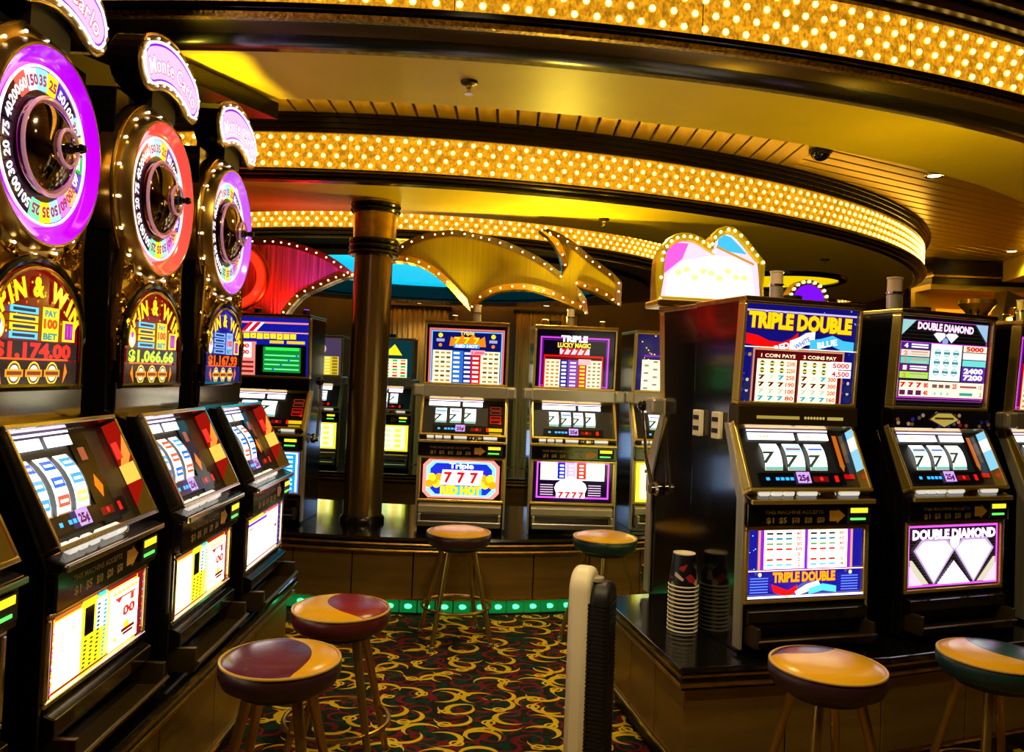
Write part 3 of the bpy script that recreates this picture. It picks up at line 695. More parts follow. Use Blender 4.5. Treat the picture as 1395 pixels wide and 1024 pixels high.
def slot_machine(label, loc, rz, spec, name='slot_machine'):
    t = empty(name, loc, rz)
    tag(t, label, 'slot machine')
    Wd = 0.57; hw = Wd / 2
    m = MB(); m.prism([(0.01, 0.0), (0.01, 0.58), (0.135, 0.86), (0.10, 0.875), (0.10, 0.95), (0.065, 1.36), (0.40, 1.36), (0.40, 0.0)], -hw + 0.008, hw - 0.008, 'x')
    m.build('cabinet', BLACK, t, bevel=0.004)
    for sx in (-1, 1):
        m = MB(); m.prism([(-0.02, 0.02), (-0.02, 0.58), (0.10, 0.87), (0.135, 0.87), (0.03, 0.58), (0.03, 0.02)], sx * hw - 0.005, sx * hw + 0.007, 'x'); m.build('side_flange', spec.get('flange', SILVER), t, bevel=0.002)
    lower_half(t, spec)
    # band between reels and top glass
    mid = spec.get('mid', 'silver')
    m = MB(); m.box(-hw + 0.004, hw - 0.004, 0.05, 0.12, 0.868, 0.945); b = m.build('mid_band', BRONZE if mid == 'bronze' else (BLACK if mid in ('art', 'black') else SILVER), t, bevel=0.005)
    if mid == 'bronze':
        A = Art(Wd - 0.02, 0.07); A.rect(0.14, 0.3, 0.50, 0.48, (0.7, 0.6, 0.25)); A.rect(0.74, 0.3, 0.88, 0.48, (0.75, 0.65, 0.3))
        for i in range(7): A.ell(0.55 + i * 0.026, 0.40, 0.09, (0.8, 0.7, 0.35), n=7)
        A.build('display_slots', Matrix.Translation((0, 0.0495, 0.872)), b, LITD)
    elif mid == 'art':
        A = Art(Wd - 0.02, 0.075, (0.03, 0.02, 0.02))
        for k in range(26): A.ell(random.random(), random.uniform(0.1, 0.9), 0.12, random.choice([(0.1, 0.15, 0.5), (0.45, 0.25, 0.1), (0.3, 0.3, 0.3), (0.1, 0.1, 0.3), (0.6, 0.5, 0.4)]), 1.2, 6)
        A.poly([(0.33, 0.5), (0.42, 0.92), (0.58, 0.92), (0.67, 0.5), (0.5, 0.02)], (0.2, 0.15, 0.05)); A.poly([(0.35, 0.5), (0.43, 0.85), (0.57, 0.85), (0.65, 0.5), (0.5, 0.08)], (0.75, 0.65, 0.3)); A.rect(0.4, 0.5, 0.6, 0.62, (0.25, 0.18, 0.05))
        A.ell(0.67, 0.2, 0.12, (0.6, 0.03, 0.08)); A.build('band_print', Matrix.Translation((0, 0.0495, 0.87)), b, LITD)
    elif mid == 'silver':
        for sx in (-1, 1):
            m = MB(); m.box(sx * (hw + 0.022) - 0.036, sx * (hw + 0.022) + 0.036, 0.035, 0.11, 0.868, 0.948); m.build('speaker_pod', SILVER, t, bevel=0.016, seg=3)
    # top glass
    M, L = tiltM(0.088, 0.948, 0.055, 1.36)
    m = MB(); bars(m, -hw + 0.006, hw - 0.006, 0.0, L, 0.014, -0.028, 0.02, M); m.build('top_frame', spec.get('trim', CHAMP), t, bevel=0.004)
    A = Art(Wd - 0.04, L - 0.03); spec['top'](A); A.build('top_glass', M @ Matrix.Translation((0, -0.008, 0.015)), t, spec.get('tmat', LIT))
    m = MB(); m.box(-hw + 0.004, hw - 0.004, 0.02, 0.40, 1.352, 1.372); m.build('top_cap', spec.get('cap', GOLDD), t, bevel=0.004)
    if spec.get('candle', True): candle(t, spec.get('candle_x', 0.0), 0.2, 1.372, spec.get('candle_s', 1.0))
    if spec.get('lever'): lever(t, spec['lever'], hw, **spec.get('lever_at', {}))
    return t

# ------------------------------------------------------------------ the room shell
m = MB(); m.box(-7.5, 9.5, -3.5, 13.4, -0.05, 0.0)
floor = m.build('floor', None or BLACKM, None); tag(floor, kind='structure')

def carpet():
    mt = bpy.data.materials.new('swirl_carpet'); mt.use_nodes = True
    nt = mt.node_tree; b = nt.nodes['Principled BSDF']; b.inputs['Roughness'].default_value = 0.9; b.inputs['Specular IOR Level'].default_value = 0.1
    N = nt.nodes.new; Lk = nt.links.new
    tc = N('ShaderNodeTexCoord')
    def math_(op, a, c=None, d=None):
        n = N('ShaderNodeMath'); n.operation = op
        for i, x in enumerate((a, c, d)):
            if x is None: continue
            if isinstance(x, (int, float)): n.inputs[i].default_value = x
            else: Lk(x, n.inputs[i])
        return n.outputs[0]
    def layer(scale, off, rnd):
        """random cell, local vector rotated at random -> (x, y)"""
        mp = N('ShaderNodeMapping'); mp.inputs['Location'].default_value = off; mp.inputs['Scale'].default_value = (scale, scale * 1.25, 0.0)
        Lk(tc.outputs['Object'], mp.inputs[0])
        v = N('ShaderNodeTexVoronoi'); v.voronoi_dimensions = '2D'; v.inputs['Scale'].default_value = 1.0; v.inputs['Randomness'].default_value = rnd
        Lk(mp.outputs[0], v.inputs['Vector'])
        sb = N('ShaderNodeVectorMath'); sb.operation = 'SUBTRACT'; Lk(mp.outputs[0], sb.inputs[0]); Lk(v.outputs['Position'], sb.inputs[1])
        sp = N('ShaderNodeSeparateColor'); Lk(v.outputs['Color'], sp.inputs[0])
        ro = N('ShaderNodeVectorRotate'); ro.rotation_type = 'Z_AXIS'; Lk(sb.outputs[0], ro.inputs['Vector']); Lk(math_('MULTIPLY', sp.outputs[0], 6.283), ro.inputs['Angle'])
        return ro.outputs[0], sp
    def dist(vec, x, y):
        n = N('ShaderNodeVectorMath'); n.operation = 'DISTANCE'; Lk(vec, n.inputs[0]); n.inputs[1].default_value = (x, y, 0); return n.outputs['Value']
    def crescent(vec, R, x2, y2, R2):
        a = math_('LESS_THAN', dist(vec, 0, 0), R); c = math_('GREATER_THAN', dist(vec, x2, y2), R2); return math_('MULTIPLY', a, c)
    def ring(vec, x, y, R, w):
        return math_('LESS_THAN', math_('ABSOLUTE', math_('SUBTRACT', dist(vec, x, y), R)), w)
    def mix(c1, c2, f):
        n = N('ShaderNodeMix'); n.data_type = 'RGBA'; Lk(f, n.inputs[0])
        if isinstance(c1, tuple): n.inputs[6].default_value = (*c1, 1)
        else: Lk(c1, n.inputs[6])
        if isinstance(c2, tuple): n.inputs[7].default_value = (*c2, 1)
        else: Lk(c2, n.inputs[7])
        return n.outputs[2]
    nz = N('ShaderNodeTexNoise'); nz.inputs['Scale'].default_value = 13; nz.inputs['Distortion'].default_value = 1.5; Lk(tc.outputs['Object'], nz.inputs['Vector'])
    g = math_('GREATER_THAN', nz.outputs['Fac'], 0.53)
    col = mix((0.012, 0.010, 0.006), (0.004, 0.03, 0.016), g)
    v1, _ = layer(8.0, (3.1, 1.7, 0), 0.8)
    col = mix(col, (0.12, 0.008, 0.012), crescent(v1, 0.46, 0.16, 0.0, 0.40))
    v2, _ = layer(6.0, (7.3, 4.1, 0), 0.8)
    col = mix(col, (0.13, 0.01, 0.014), ring(v2, 0.1, 0, 0.30, 0.035))
    v3, _ = layer(5.0, (0.4, 9.2, 0), 0.6)
    col = mix(col, (0.62, 0.42, 0.012), crescent(v3, 0.42, 0.085, 0.03, 0.385))
    col = mix(col, (0.66, 0.46, 0.02), ring(v3, -0.30, 0.2, 0.13, 0.028))
    v4, _ = layer(4.2, (5.4, 2.2, 0), 0.75)
    col = mix(col, (0.58, 0.40, 0.012), crescent(v4, 0.34, 0.08, -0.05, 0.315))
    Lk(col, b.inputs['Base Color'])
    n2 = N('ShaderNodeTexNoise'); n2.inputs['Scale'].default_value = 350; Lk(tc.outputs['Object'], n2.inputs['Vector'])
    bp = N('ShaderNodeBump'); bp.inputs['Strength'].default_value = 0.4; bp.inputs['Distance'].default_value = 0.004; Lk(n2.outputs['Fac'], bp.inputs['Height']); Lk(bp.outputs[0], b.inputs['Normal'])
    return mt
floor.data.materials.clear(); floor.data.materials.append(carpet())

def wall(name, x0, x1, y0, y1, z1=3.3):
    m = MB(); m.box(x0, x1, y0, y1, 0, z1); return tag(m.build(name, WALLM, None), kind='structure')
wall('wall_left', -7.6, -7.5, -3.5, 13.4); wall('wall_right', 9.5, 9.6, -3.5, 13.4)
wall('wall_back', -7.5, 9.5, 13.4, 13.5); wall('wall_front', -7.5, 9.5, -3.6, -3.5)

# ceiling above the rings, with gold planks hung below it
m = MB(); m.box(-7.5, 9.5, -3.5, 13.4, 3.3, 3.35); ceil = tag(m.build('ceiling', MOULD, None), kind='structure')
ZP = 3.05
m = MB(); m.box(-0.054, 0.054, 0, 1, 0, 0.02); pl = m.build('ceiling_plank', PLANKM, ceil, bevel=0.006)
pl.location = (-2.4, 3.75, ZP); pl.scale = (1, 3.2, 1)
for i in range(1, 36):
    c = dup(pl, (-2.4 + i * 0.122, 3.75, ZP), ceil); c.scale = (1, 3.2, 1)
ang = math.radians(62)       # planks of the side bay run obliquely
for i in range(40):
    # start each plank on the line x = 1.9 and run away to the right as far as the first ring
    x0, y0 = 1.92, 3.85 + i * 0.138; dx, dy = math.sin(ang), math.cos(ang); L_ = 0.1
    while L_ < 7.0 and math.hypot(x0 + dx * L_ + 0.75, y0 + dy * L_ - 10.35) < 6.95: L_ += 0.05
    if L_ < 0.3 or y0 > 7.6: continue
    c = dup(pl, (x0, y0, ZP), ceil, (0, 0, -ang)); c.scale = (1, L_, 1)
# boards of the outer ceiling in front of the first ring
m = MB(); m.box(-0.27, 0.27, 0, 1, 0, 0.02); pb = m.build('ceiling_board', mat('oak_board', (0.30, 0.16, 0.03), 0.4, noise=((3, 0.4, 3), 0.3, 0)), ceil, bevel=0.006)
pb.location = (-5, -3.4, 3.27); pb.scale = (1, 9, 1)
for i in range(1, 25):
    c = dup(pb, (-5 + i * 0.56, -3.4, 3.27), ceil); c.scale = (1, 9, 1)

# ------------------------------------------------------------------ the lit ceiling rings
m = MB(); m.ball((0, 0, 0), 0.0135, n=8); bulb_mesh = m.build('bulb', BULB, None, True)
bulb_data = bulb_mesh.data; bpy.data.objects.remove(bulb_mesh)

def ring(nm, C, prof_list, band, a0, a1, n, rows, pitch, rowz, limit, sector=1.0):
    """prof_list: (name, material, [(r,z)...]); band: (r, z0, z1) lit drum face"""
    t = empty(nm, (C[0], C[1], 0)); tag(t, kind='structure')
    for pn, pm, pr in prof_list:
        m = MB(); m.lathe(pr, n, None, a0, a1); m.build(pn, pm, t, True)
    r, z0, z1 = band
    k = max(1, int(round((a1 - a0) * r / sector)))
    for i in range(k):                      # backing panels with thin joints
        b0 = a0 + (a1 - a0) * i / k + 0.002 / r; b1 = a0 + (a1 - a0) * (i + 1) / k - 0.002 / r
        m = MB(); m.lathe([(r - 0.01, z0), (r, z0), (r, z1), (r - 0.01, z1)], max(4, n // k + 1), None, b0, b1); m.build('glow_backing', BACKGLOW, t, True)
    spots = []
    nc = int((a1 - a0) * r / pitch)
    for i in range(nc):
        for j in range(rows):
            a = a0 + (a1 - a0) * (i + (0.5 if j % 2 else 0.0) + 0.25) / nc
            p = (r * math.cos(a), r * math.sin(a), z0 + (j + 0.5) * (z1 - z0) / rows)
            w = Vector((C[0] + p[0], C[1] + p[1], 0))
            spots.append((w.length if abs(math.atan2(w.x, w.y)) < 0.66 else 50 + w.length, p))
    spots.sort(key=lambda q: q[0])
    for d, p in spots[:limit]:
        o = bpy.data.objects.new('bulb', bulb_data); COL.objects.link(o); o.parent = t; o.location = p
    rest = [p for d, p in spots[limit:] if d < 60]
    if rest:
        m = MB()
        for p in rest: m.ball(p, 0.0155, n=6)
        tag(m.build('far_bulbs', BULB, t, True), kind='stuff')
    return t

# first ring beam (nearest): lit face, dark mouldings, cream underside
C1 = (-0.75, 10.35); R1 = 7.38
ring('trim_1', C1, [
    ('top_moulding', MOULD, [(R1 - 0.1, 3.30), (R1 + 0.13, 3.30), (R1 + 0.13, 3.24), (R1 + 0.09, 3.23), (R1 + 0.09, 3.18), (R1 + 0.05, 3.17), (R1 + 0.05, 3.12), (R1 + 0.02, 3.11), (R1 + 0.02, 3.085), (R1, 3.085)]),
    ('lower_moulding', MOULD, [(R1, 2.85), (R1 + 0.03, 2.845), (R1 + 0.03, 2.825), (R1 + 0.0, 2.82)]),
    ('glitter_bead', BEAD, [(R1 + 0.0, 2.822), (R1 + 0.015, 2.815), (R1 + 0.0, 2.80), (R1 - 0.03, 2.80)]),
    ('gold_cove', BRONZE, [(R1 - 0.03, 2.805), (R1 - 0.06, 2.80), (R1 - 0.10, 2.78)]),
    ('dark_cove', MOULD, [(R1 - 0.09, 2.79), (R1 - 0.14, 2.765), (R1 - 0.24, 2.765), (R1 - 0.27, 2.79)]),
    ('underside_step', CREAM, [(R1 - 0.27, 2.79), (R1 - 0.33, 2.79), (R1 - 0.335, 2.80), (R1 - 0.38, 2.80), (R1 - 0.385, 2.81)]),
    ('underside', CREAM, [(R1 - 0.385, 2.81), (R1 - 0.93, 2.81), (R1 - 0.93, 3.04)]),
    ], (R1, 2.855, 3.08), PI * 1.02, PI * 1.98, 150, 4, 0.087, 0.05, 230, 0.95)
# second drum
C2 = (-1.05, 10.65); R2 = 5.75
ring('trim_2', C2, [
    ('top_moulding', MOULD, [(R2 + 0.06, ZP), (R2 + 0.06, 3.03), (R2 + 0.045, 3.025), (R2 + 0.045, 3.0), (R2 + 0.03, 2.995), (R2 + 0.03, 2.97), (R2 + 0.015, 2.965), (R2 + 0.015, 2.94), (R2, 2.94)]),
    ('lower_moulding', MOULD, [(R2, 2.72), (R2 + 0.03, 2.715), (R2 + 0.03, 2.70), (R2 + 0.01, 2.695), (R2 + 0.01, 2.68), (R2 - 0.03, 2.672), (R2 - 0.03, 2.655), (R2 - 0.08, 2.65)]),
    ('gold_bead', GOLDD, [(R2 + 0.03, 2.705), (R2 + 0.038, 2.70), (R2 + 0.03, 2.694)]),
    ], (R2, 2.722, 2.938), PI * 1.0, PI * 2.05, 140, 4, 0.083, 0.045, 300, 0.9)
# underside of the second drum with a round opening
C3h = (-0.95, 8.95); R3h = 3.1
C3 = (-1.1, 9.8); R3 = 3.2
m = MB(); n = 120; vs = []; fs = []
for i in range(n + 1):
    a = PI * 1.0 + PI * 1.0 * i / n
    vs += [(C2[0] + (R2 - 0.08) * math.cos(a), C2[1] + (R2 - 0.08) * math.sin(a), 2.65), (C3h[0] + R3h * math.cos(a), C3h[1] + R3h * math.sin(a), 2.655), (C3h[0] + (R3h - 0.03) * math.cos(a), C3h[1] + (R3h - 0.03) * math.sin(a), 2.70)]
for i in range(n):
    for q in range(2): fs.append((3 * i + q, 3 * i + q + 1, 3 * i + 4 + q, 3 * i + 3 + q))
m.add(vs, fs); o = m.build('trim_3', CREAM, None); tag(o, kind='structure')
ring('trim_4', C3, [
    ('top_moulding', MOULD, [(R3, 3.05), (R3, 2.86)]),
    ('lower_moulding', MOULD, [(R3, 2.67), (R3 + 0.03, 2.665), (R3 + 0.03, 2.645), (R3, 2.64), (R3, 2.62), (R3 - 0.05, 2.615), (R3 - 0.05, 2.60)]),
    ('gold_bead', GOLDD, [(R3 - 0.05, 2.607), (R3 - 0.11, 2.60), (R3 - 0.16, 2.607)]),
    ('underside', MOULD, [(R3 - 0.16, 2.605), (R3 - 0.5, 2.60), (R3 - 0.5, 2.57), (R3 - 0.6, 2.57)]),
    ('inner_ring', MOULD, [(R3 - 0.6, 2.57), (R3 - 0.92, 2.58), (R3 - 0.92, 2.61), (R3 - 1.0, 2.61), (R3 - 1.0, 2.79)]),
    ], (R3, 2.672, 2.855), 0, 2 * PI, 120, 4, 0.083, 0.045, 190, 0.8)
m = MB(); m.lathe([(0.001, 2.79), (R3 - 1.0, 2.79), (R3 - 1.0, 2.80), (0.001, 2.80)], 64, Matrix.Translation((C3[0], C3[1], 0))); tag(m.build('ceiling_light_panel', CYAN, None), 'round cyan glowing panel set into the ceiling beyond the brass column', 'ceiling light')
# oval yellow cove light in the drum underside
t = empty('cove_light', (2.85, 8.6, 2.62)); tag(t, 'oval yellow glowing cove light in the drum underside behind the pink sign', 'ceiling light')
E_ = Matrix.Diagonal((0.66, 0.70, 1, 1))
m = MB(); m.lathe([(0.001, 0.015), (0.85, 0.015), (0.85, 0.02)], 40, E_); m.build('glow_panel', YPANEL, t)
m = MB(); m.lathe([(0.85, 0.03), (0.85, 0.0), (0.90, -0.015), (0.97, 0.0), (0.98, 0.03)], 40, E_); m.build('cove_rim', MOULD, t, True)
# main plain ceiling over the far part, closing the shell
m = MB(); m.box(-7.5, 9.5, 7.0, 13.4, 3.08, 3.1); tag(m.build('ceiling_far', PLANKM, None), kind='structure')
# radial beam between the first two rings
m = MB(); m.prism([(-1.95, 2.85), (-1.40, 3.95), (-1.20, 3.95), (-1.75, 2.85)], 2.72, 2.80, 'z'); tag(m.build('trim_6', MOULD, None), kind='structure')

# far right wall with its cornice
m = MB(); m.box(4.9, 9.5, 9.6, 9.75, 0, 2.45); tag(m.build('wall_far_right', WALLM, None), kind='structure')
t = empty('trim_7', (7.2, 9.55, 0)); tag(t, kind='structure')
for nm, mm, z0, z1, y in (('cornice', MOULD, 2.86, 3.05, -0.3), ('gold_line', GOLDD, 2.84, 2.86, -0.32), ('dark_strip', MOULD, 2.76, 2.84, -0.28), ('cream_strip', CREAM, 2.70, 2.76, -0.26), ('soffit_strip', CREAM, 2.45, 2.70, 0.1)):
    m = MB(); m.box(-2.4, 2.3, y, 0.2, z0, z1); m.build(nm, mm, t)
m = MB(); m.box(-2.2, 2.2, -0.02, 0.0, 2.46, 2.50); tag(m.build('glow_strip', mat('orange_strip', (0.8, 0.3, 0.05), 0.4, emit=(1, 0.22, 0.0), es=1.6), t))
# back wall: curtain panel, door frame glow
for k, (x, w) in enumerate(((-1.55, 0.95), (0.55, 1.0), (-5.0, 1.2))):
    t = empty('curtain', (x, 13.35, 0)); tag(t, ('gold pleated curtain panel on the back wall behind the bronze column', 'gold pleated curtain panel on the back wall behind the red hot machine', 'gold pleated curtain panel on the back wall behind the wheel row')[k], 'curtain', 'gold curtains on the back wall')
    m = MB(); pts = []
    for i in range(49):
        u = -w / 2 + w * i / 48; pts.append((u, -0.05 + 0.035 * math.sin(i * 1.5)))
    pts += [(w / 2, 0.05), (-w / 2, 0.05)]
    m.prism(pts, 0.0, 2.55, 'z'); m.build('cloth', CURT, t, True)
    m = MB(); m.box(-w / 2 - 0.05, w / 2 + 0.05, -0.1, 0.05, 2.55, 2.6); m.build('pelmet', MOULD, t)

# ------------------------------------------------------------------ lamps of the place, with unseen ones added for light
def spot(name, loc, to, watts, col, size, blend=0.6, rad=0.04):
    d = bpy.data.lights.new(name, 'SPOT'); d.energy = watts; d.color = col; d.spot_size = math.radians(size); d.spot_blend = blend; d.shadow_soft_size = rad
    o = bpy.data.objects.new(name, d); COL.objects.link(o); o.location = loc
    o.rotation_euler = (Vector(to) - Vector(loc)).to_track_quat('-Z', 'Y').to_euler()
    return o
def downlight(loc, watts, col=(1, 0.75, 0.38), size=142, label='small recessed brass downlight in the plank ceiling', r=0.045, to=None):
    t = empty('downlight', loc); tag(t, label, 'downlight', 'recessed ceiling downlights')
    m = MB(); m.lathe([(r, 0.0), (r + 0.02, -0.004), (r + 0.024, 0.002), (r, 0.004)], 20); m.build('trim_ring', CHROME, t, True)
    m = MB(); m.lathe([(0.001, 0.0), (r, 0.0)], 16); m.build('lens', mat('downlight_lens', (1, 0.9, 0.7), 0.3, emit=(1, 0.85, 0.55), es=6), t)
    s = spot('downlight_beam', (0, 0, -0.03), (0, 0, -1), watts, col, size); s.parent = t
    s.data.shadow_soft_size = 0.09
    return t

downlight((2.96, 5.72, ZP - 0.003), 60)
downlight((5.3, 8.6, ZP - 0.003), 40, label='distant recessed downlight beside the dark cornice')
downlight((-0.1, 1.9, 3.262), 170, label='added unseen downlight in the board ceiling above the aisle')  # unseen, added to light the stools, fan and carpet
downlight((1.3, 1.6, 3.262), 110, label='added unseen downlight in the board ceiling above the right hand stools')  # added out of view for light on the right hand stools
downlight((0.35, 4.35, ZP - 0.003), 80, label='added hidden downlight in the plank ceiling over the carpet')  # hidden above the ring, added to light the centre machines' trays
downlight((3.55, 5.25, 2.807), 55, label='added unseen downlight in the cream ring underside in front of the gold urn')  # out of frame, added to light the urn and bulb sign
downlight((-1.5, 12.80, 2.600), 30, label='recessed downlight over the gold curtain')
downlight((0.5, 12.35, 2.600), 20, label='recessed downlight over the farther gold curtain')
def uplight(loc, to, watts, size, label, col=(1, 0.72, 0.06)):
    t = empty('uplight', loc); tag(t, label, 'lamp')
    m = MB(); m.lathe([(0.001, 0), (0.04, 0), (0.045, 0.05), (0.038, 0.05), (0.035, 0.02), (0.001, 0.02)], 18); m.build('housing', BLACKM, t, True)
    m = MB(); m.lathe([(0.001, 0.03), (0.034, 0.03)], 14); m.build('lens', mat('uplight_lens', (1, 0.9, 0.6), 0.3, emit=(1, 0.8, 0.3), es=6), t)
    s = spot('uplight_beam', (0, 0, 0.06), Vector(to) - Vector(loc), watts, col, size, 1.0, 0.03); s.parent = t
uplight((-1.50, 3.52, 2.380), (-1.0, 3.62, 2.95), 30, 120, 'black uplight on top of the violet ringed wheel machine')
uplight((1.222, 3.549, 1.852), (0.9, 3.2, 2.9), 7, 165, 'added fill uplight on top of the triple double machine')  # added to lift the first ring's underside
uplight((1.925, 3.813, 1.852), (2.4, 4.4, 3.05), 22, 170, 'added fill uplight on top of the double diamond machine')  # added to brighten the ring and planks at the right
uplight((0.30, 5.70, 1.852), (0.2, 5.3, 3.0), 85, 170, 'added fill uplight on top of the triple magic machine')  # extra lamp put in to light the second drum's underside
uplight((-1.30, 8.70, 1.852), (-1.2, 8.4, 3.0), 40, 170, 'added fill uplight on top of a far machine behind the column')  # invented lamp that brightens the third ring from below

# ------------------------------------------------------------------ ceiling fittings
def sprinkler(loc, label):
    t = empty('sprinkler', loc); tag(t, label, 'sprinkler')
    m = MB(); m.lathe([(0.001, 0), (0.04, 0), (0.036, -0.012), (0.016, -0.018)], 18); m.build('rosette', BRONZE, t, True)
    m = MB(); m.lathe([(0.014, -0.015), (0.014, -0.03), (0.008, -0.035), (0.008, -0.055), (0.001, -0.055)], 12); m.build('body', CHROME, t, True)
    m = MB(); m.lathe([(0.001, -0.058), (0.02, -0.058), (0.02, -0.055), (0.001, -0.055)], 12); m.build('deflector', CHROME, t)
sprinkler((-0.24, 3.58, 2.81), 'chrome sprinkler head on the cream underside of the nearest ceiling ring')
sprinkler((0.62, 5.75, 2.652), 'sprinkler head on the drum underside above the gold fin sign')
sprinkler((2.75, 7.15, 2.651), 'sprinkler head at the rounded end of the drum underside')
t = empty('dome_camera', (1.95, 5.2, ZP)); tag(t, 'black dome security camera under the plank ceiling', 'camera')
m = MB(); m.lathe([(0.001, 0), (0.075, 0), (0.075, -0.02), (0.066, -0.022)], 24); m.build('collar', BLACKM, t, True)
m = MB(); m.lathe([(0.062 * math.cos(a * PI / 16), -0.022 - 0.055 * math.sin(a * PI / 16)) for a in range(0, 8)] + [(0.001, -0.077)], 24); m.build('dome', BLACK, t, True)

# ------------------------------------------------------------------ column on the centre counter
t = empty('column', (-0.97, 5.5, 0.48)); tag(t, 'round polished bronze column with ringed brass collars on the centre counter', 'column')
COLM = mat('column_bronze', (0.36, 0.23, 0.07), 0.24, 0.85, noise=((20, 20, 0.7), 0.5, 0.02))
def cyl(nm, prof, mm): 
    m = MB(); m.lathe(prof, 40); m.build(nm, mm, t, True)
cyl('base', [(0.001, 0), (0.15, 0), (0.15, 0.03), (0.135, 0.05), (0.13, 0.05)], MOULD)
cyl('shaft', [(0.13, 0.0), (0.13, 1.80)], COLM)
for k in range(3): cyl('collar', [(0.13, 1.795 + k * 0.04), (0.165, 1.80 + k * 0.04), (0.172, 1.815 + k * 0.04), (0.165, 1.83 + k * 0.04), (0.13, 1.835 + k * 0.04)], MOULD)
cyl('sleeve', [(0.145, 1.9), (0.145, 2.09)], GOLDD)
for k in range(2): cyl('collar', [(0.13, 2.09 + k * 0.035), (0.165, 2.093 + k * 0.035), (0.172, 2.106 + k * 0.035), (0.165, 2.12 + k * 0.035), (0.13, 2.124 + k * 0.035)], MOULD)
cyl('capital', [(0.13, 2.15), (0.165, 2.155), (0.165, 2.172), (0.001, 2.172)], GOLDD)

# ------------------------------------------------------------------ counters
CC = (-0.75, 9.02); RC = 4.0
t = empty('slot_counter', (CC[0], CC[1], 0)); tag(t, 'long curved slot counter with bronze panels and green lit toe kick', 'counter')
a0, a1 = PI * 1.5 - 0.62, PI * 1.5 + 0.62
def arc_part(nm, mm, prof, b0=a0, b1=a1, n=60, bevel=0):
    m = MB(); m.lathe(prof, n, None, b0, b1)
    # end caps
    for b in (b0, b1):
        m.add([(r * math.cos(b), r * math.sin(b), z) for r, z in prof], [tuple(range(len(prof)))])
    return m.build(nm, mm, t, True)
arc_part('worktop', BLACK, [(RC - 1.25, 0.48), (RC + 0.01, 0.48), (RC + 0.025, 0.465), (RC + 0.01, 0.45), (RC - 1.25, 0.45), (RC - 1.25, 0.48)])
for z in (0.445, 0.425, 0.405):
    arc_part('rail', GOLDD if z != 0.425 else MOULD, [(RC - 0.02, z), (RC + 0.015, z), (RC + 0.02, z - 0.008), (RC + 0.015, z - 0.016), (RC - 0.02, z - 0.016), (RC - 0.02, z)])
arc_part('carcass', BLACKM, [(RC - 1.2, 0.0), (RC - 0.06, 0.0), (RC - 0.06, 0.45), (RC - 1.2, 0.45), (RC - 1.2, 0.0)])
k = 13
for i in range(k):
    b0 = a0 + (a1 - a0) * i / k + 0.0012; b1 = a0 + (a1 - a0) * (i + 1) / k - 0.0012
    arc_part('plinth_panel', WOODP, [(RC - 0.05, 0.105), (RC - 0.02, 0.105), (RC - 0.02, 0.39), (RC - 0.05, 0.39), (RC - 0.05, 0.105)], b0, b1, 5)
arc_part('kick_rail', GOLD, [(RC - 0.05, 0.105), (RC - 0.005, 0.105), (RC - 0.005, 0.094), (RC - 0.05, 0.094), (RC - 0.05, 0.105)])
k = 44
for i in range(k):
    b0 = a0 + (a1 - a0) * i / k + 0.001; b1 = a0 + (a1 - a0) * (i + 1) / k - 0.001
    o = arc_part('glass_block', GREEN, [(RC - 0.06, 0.012), (RC - 0.03, 0.012), (RC - 0.022, 0.05), (RC - 0.03, 0.09), (RC - 0.06, 0.09), (RC - 0.06, 0.012)], b0, b1, 3)
    bm_ = (b0 + b1) / 2; m = MB(); m.ball((0, 0, 0), 0.013, Matrix.Translation(((RC - 0.024) * math.cos(bm_), (RC - 0.024) * math.sin(bm_), 0.052)) @ Matrix.Diagonal((2.0, 0.6, 1.2, 1)), n=8); m.build('lamp', GREENL, o, True)
arc_part('skirting', BLACKM, [(RC - 0.06, 0.0), (RC - 0.02, 0.0), (RC - 0.02, 0.012), (RC - 0.06, 0.012), (RC - 0.06, 0.0)])

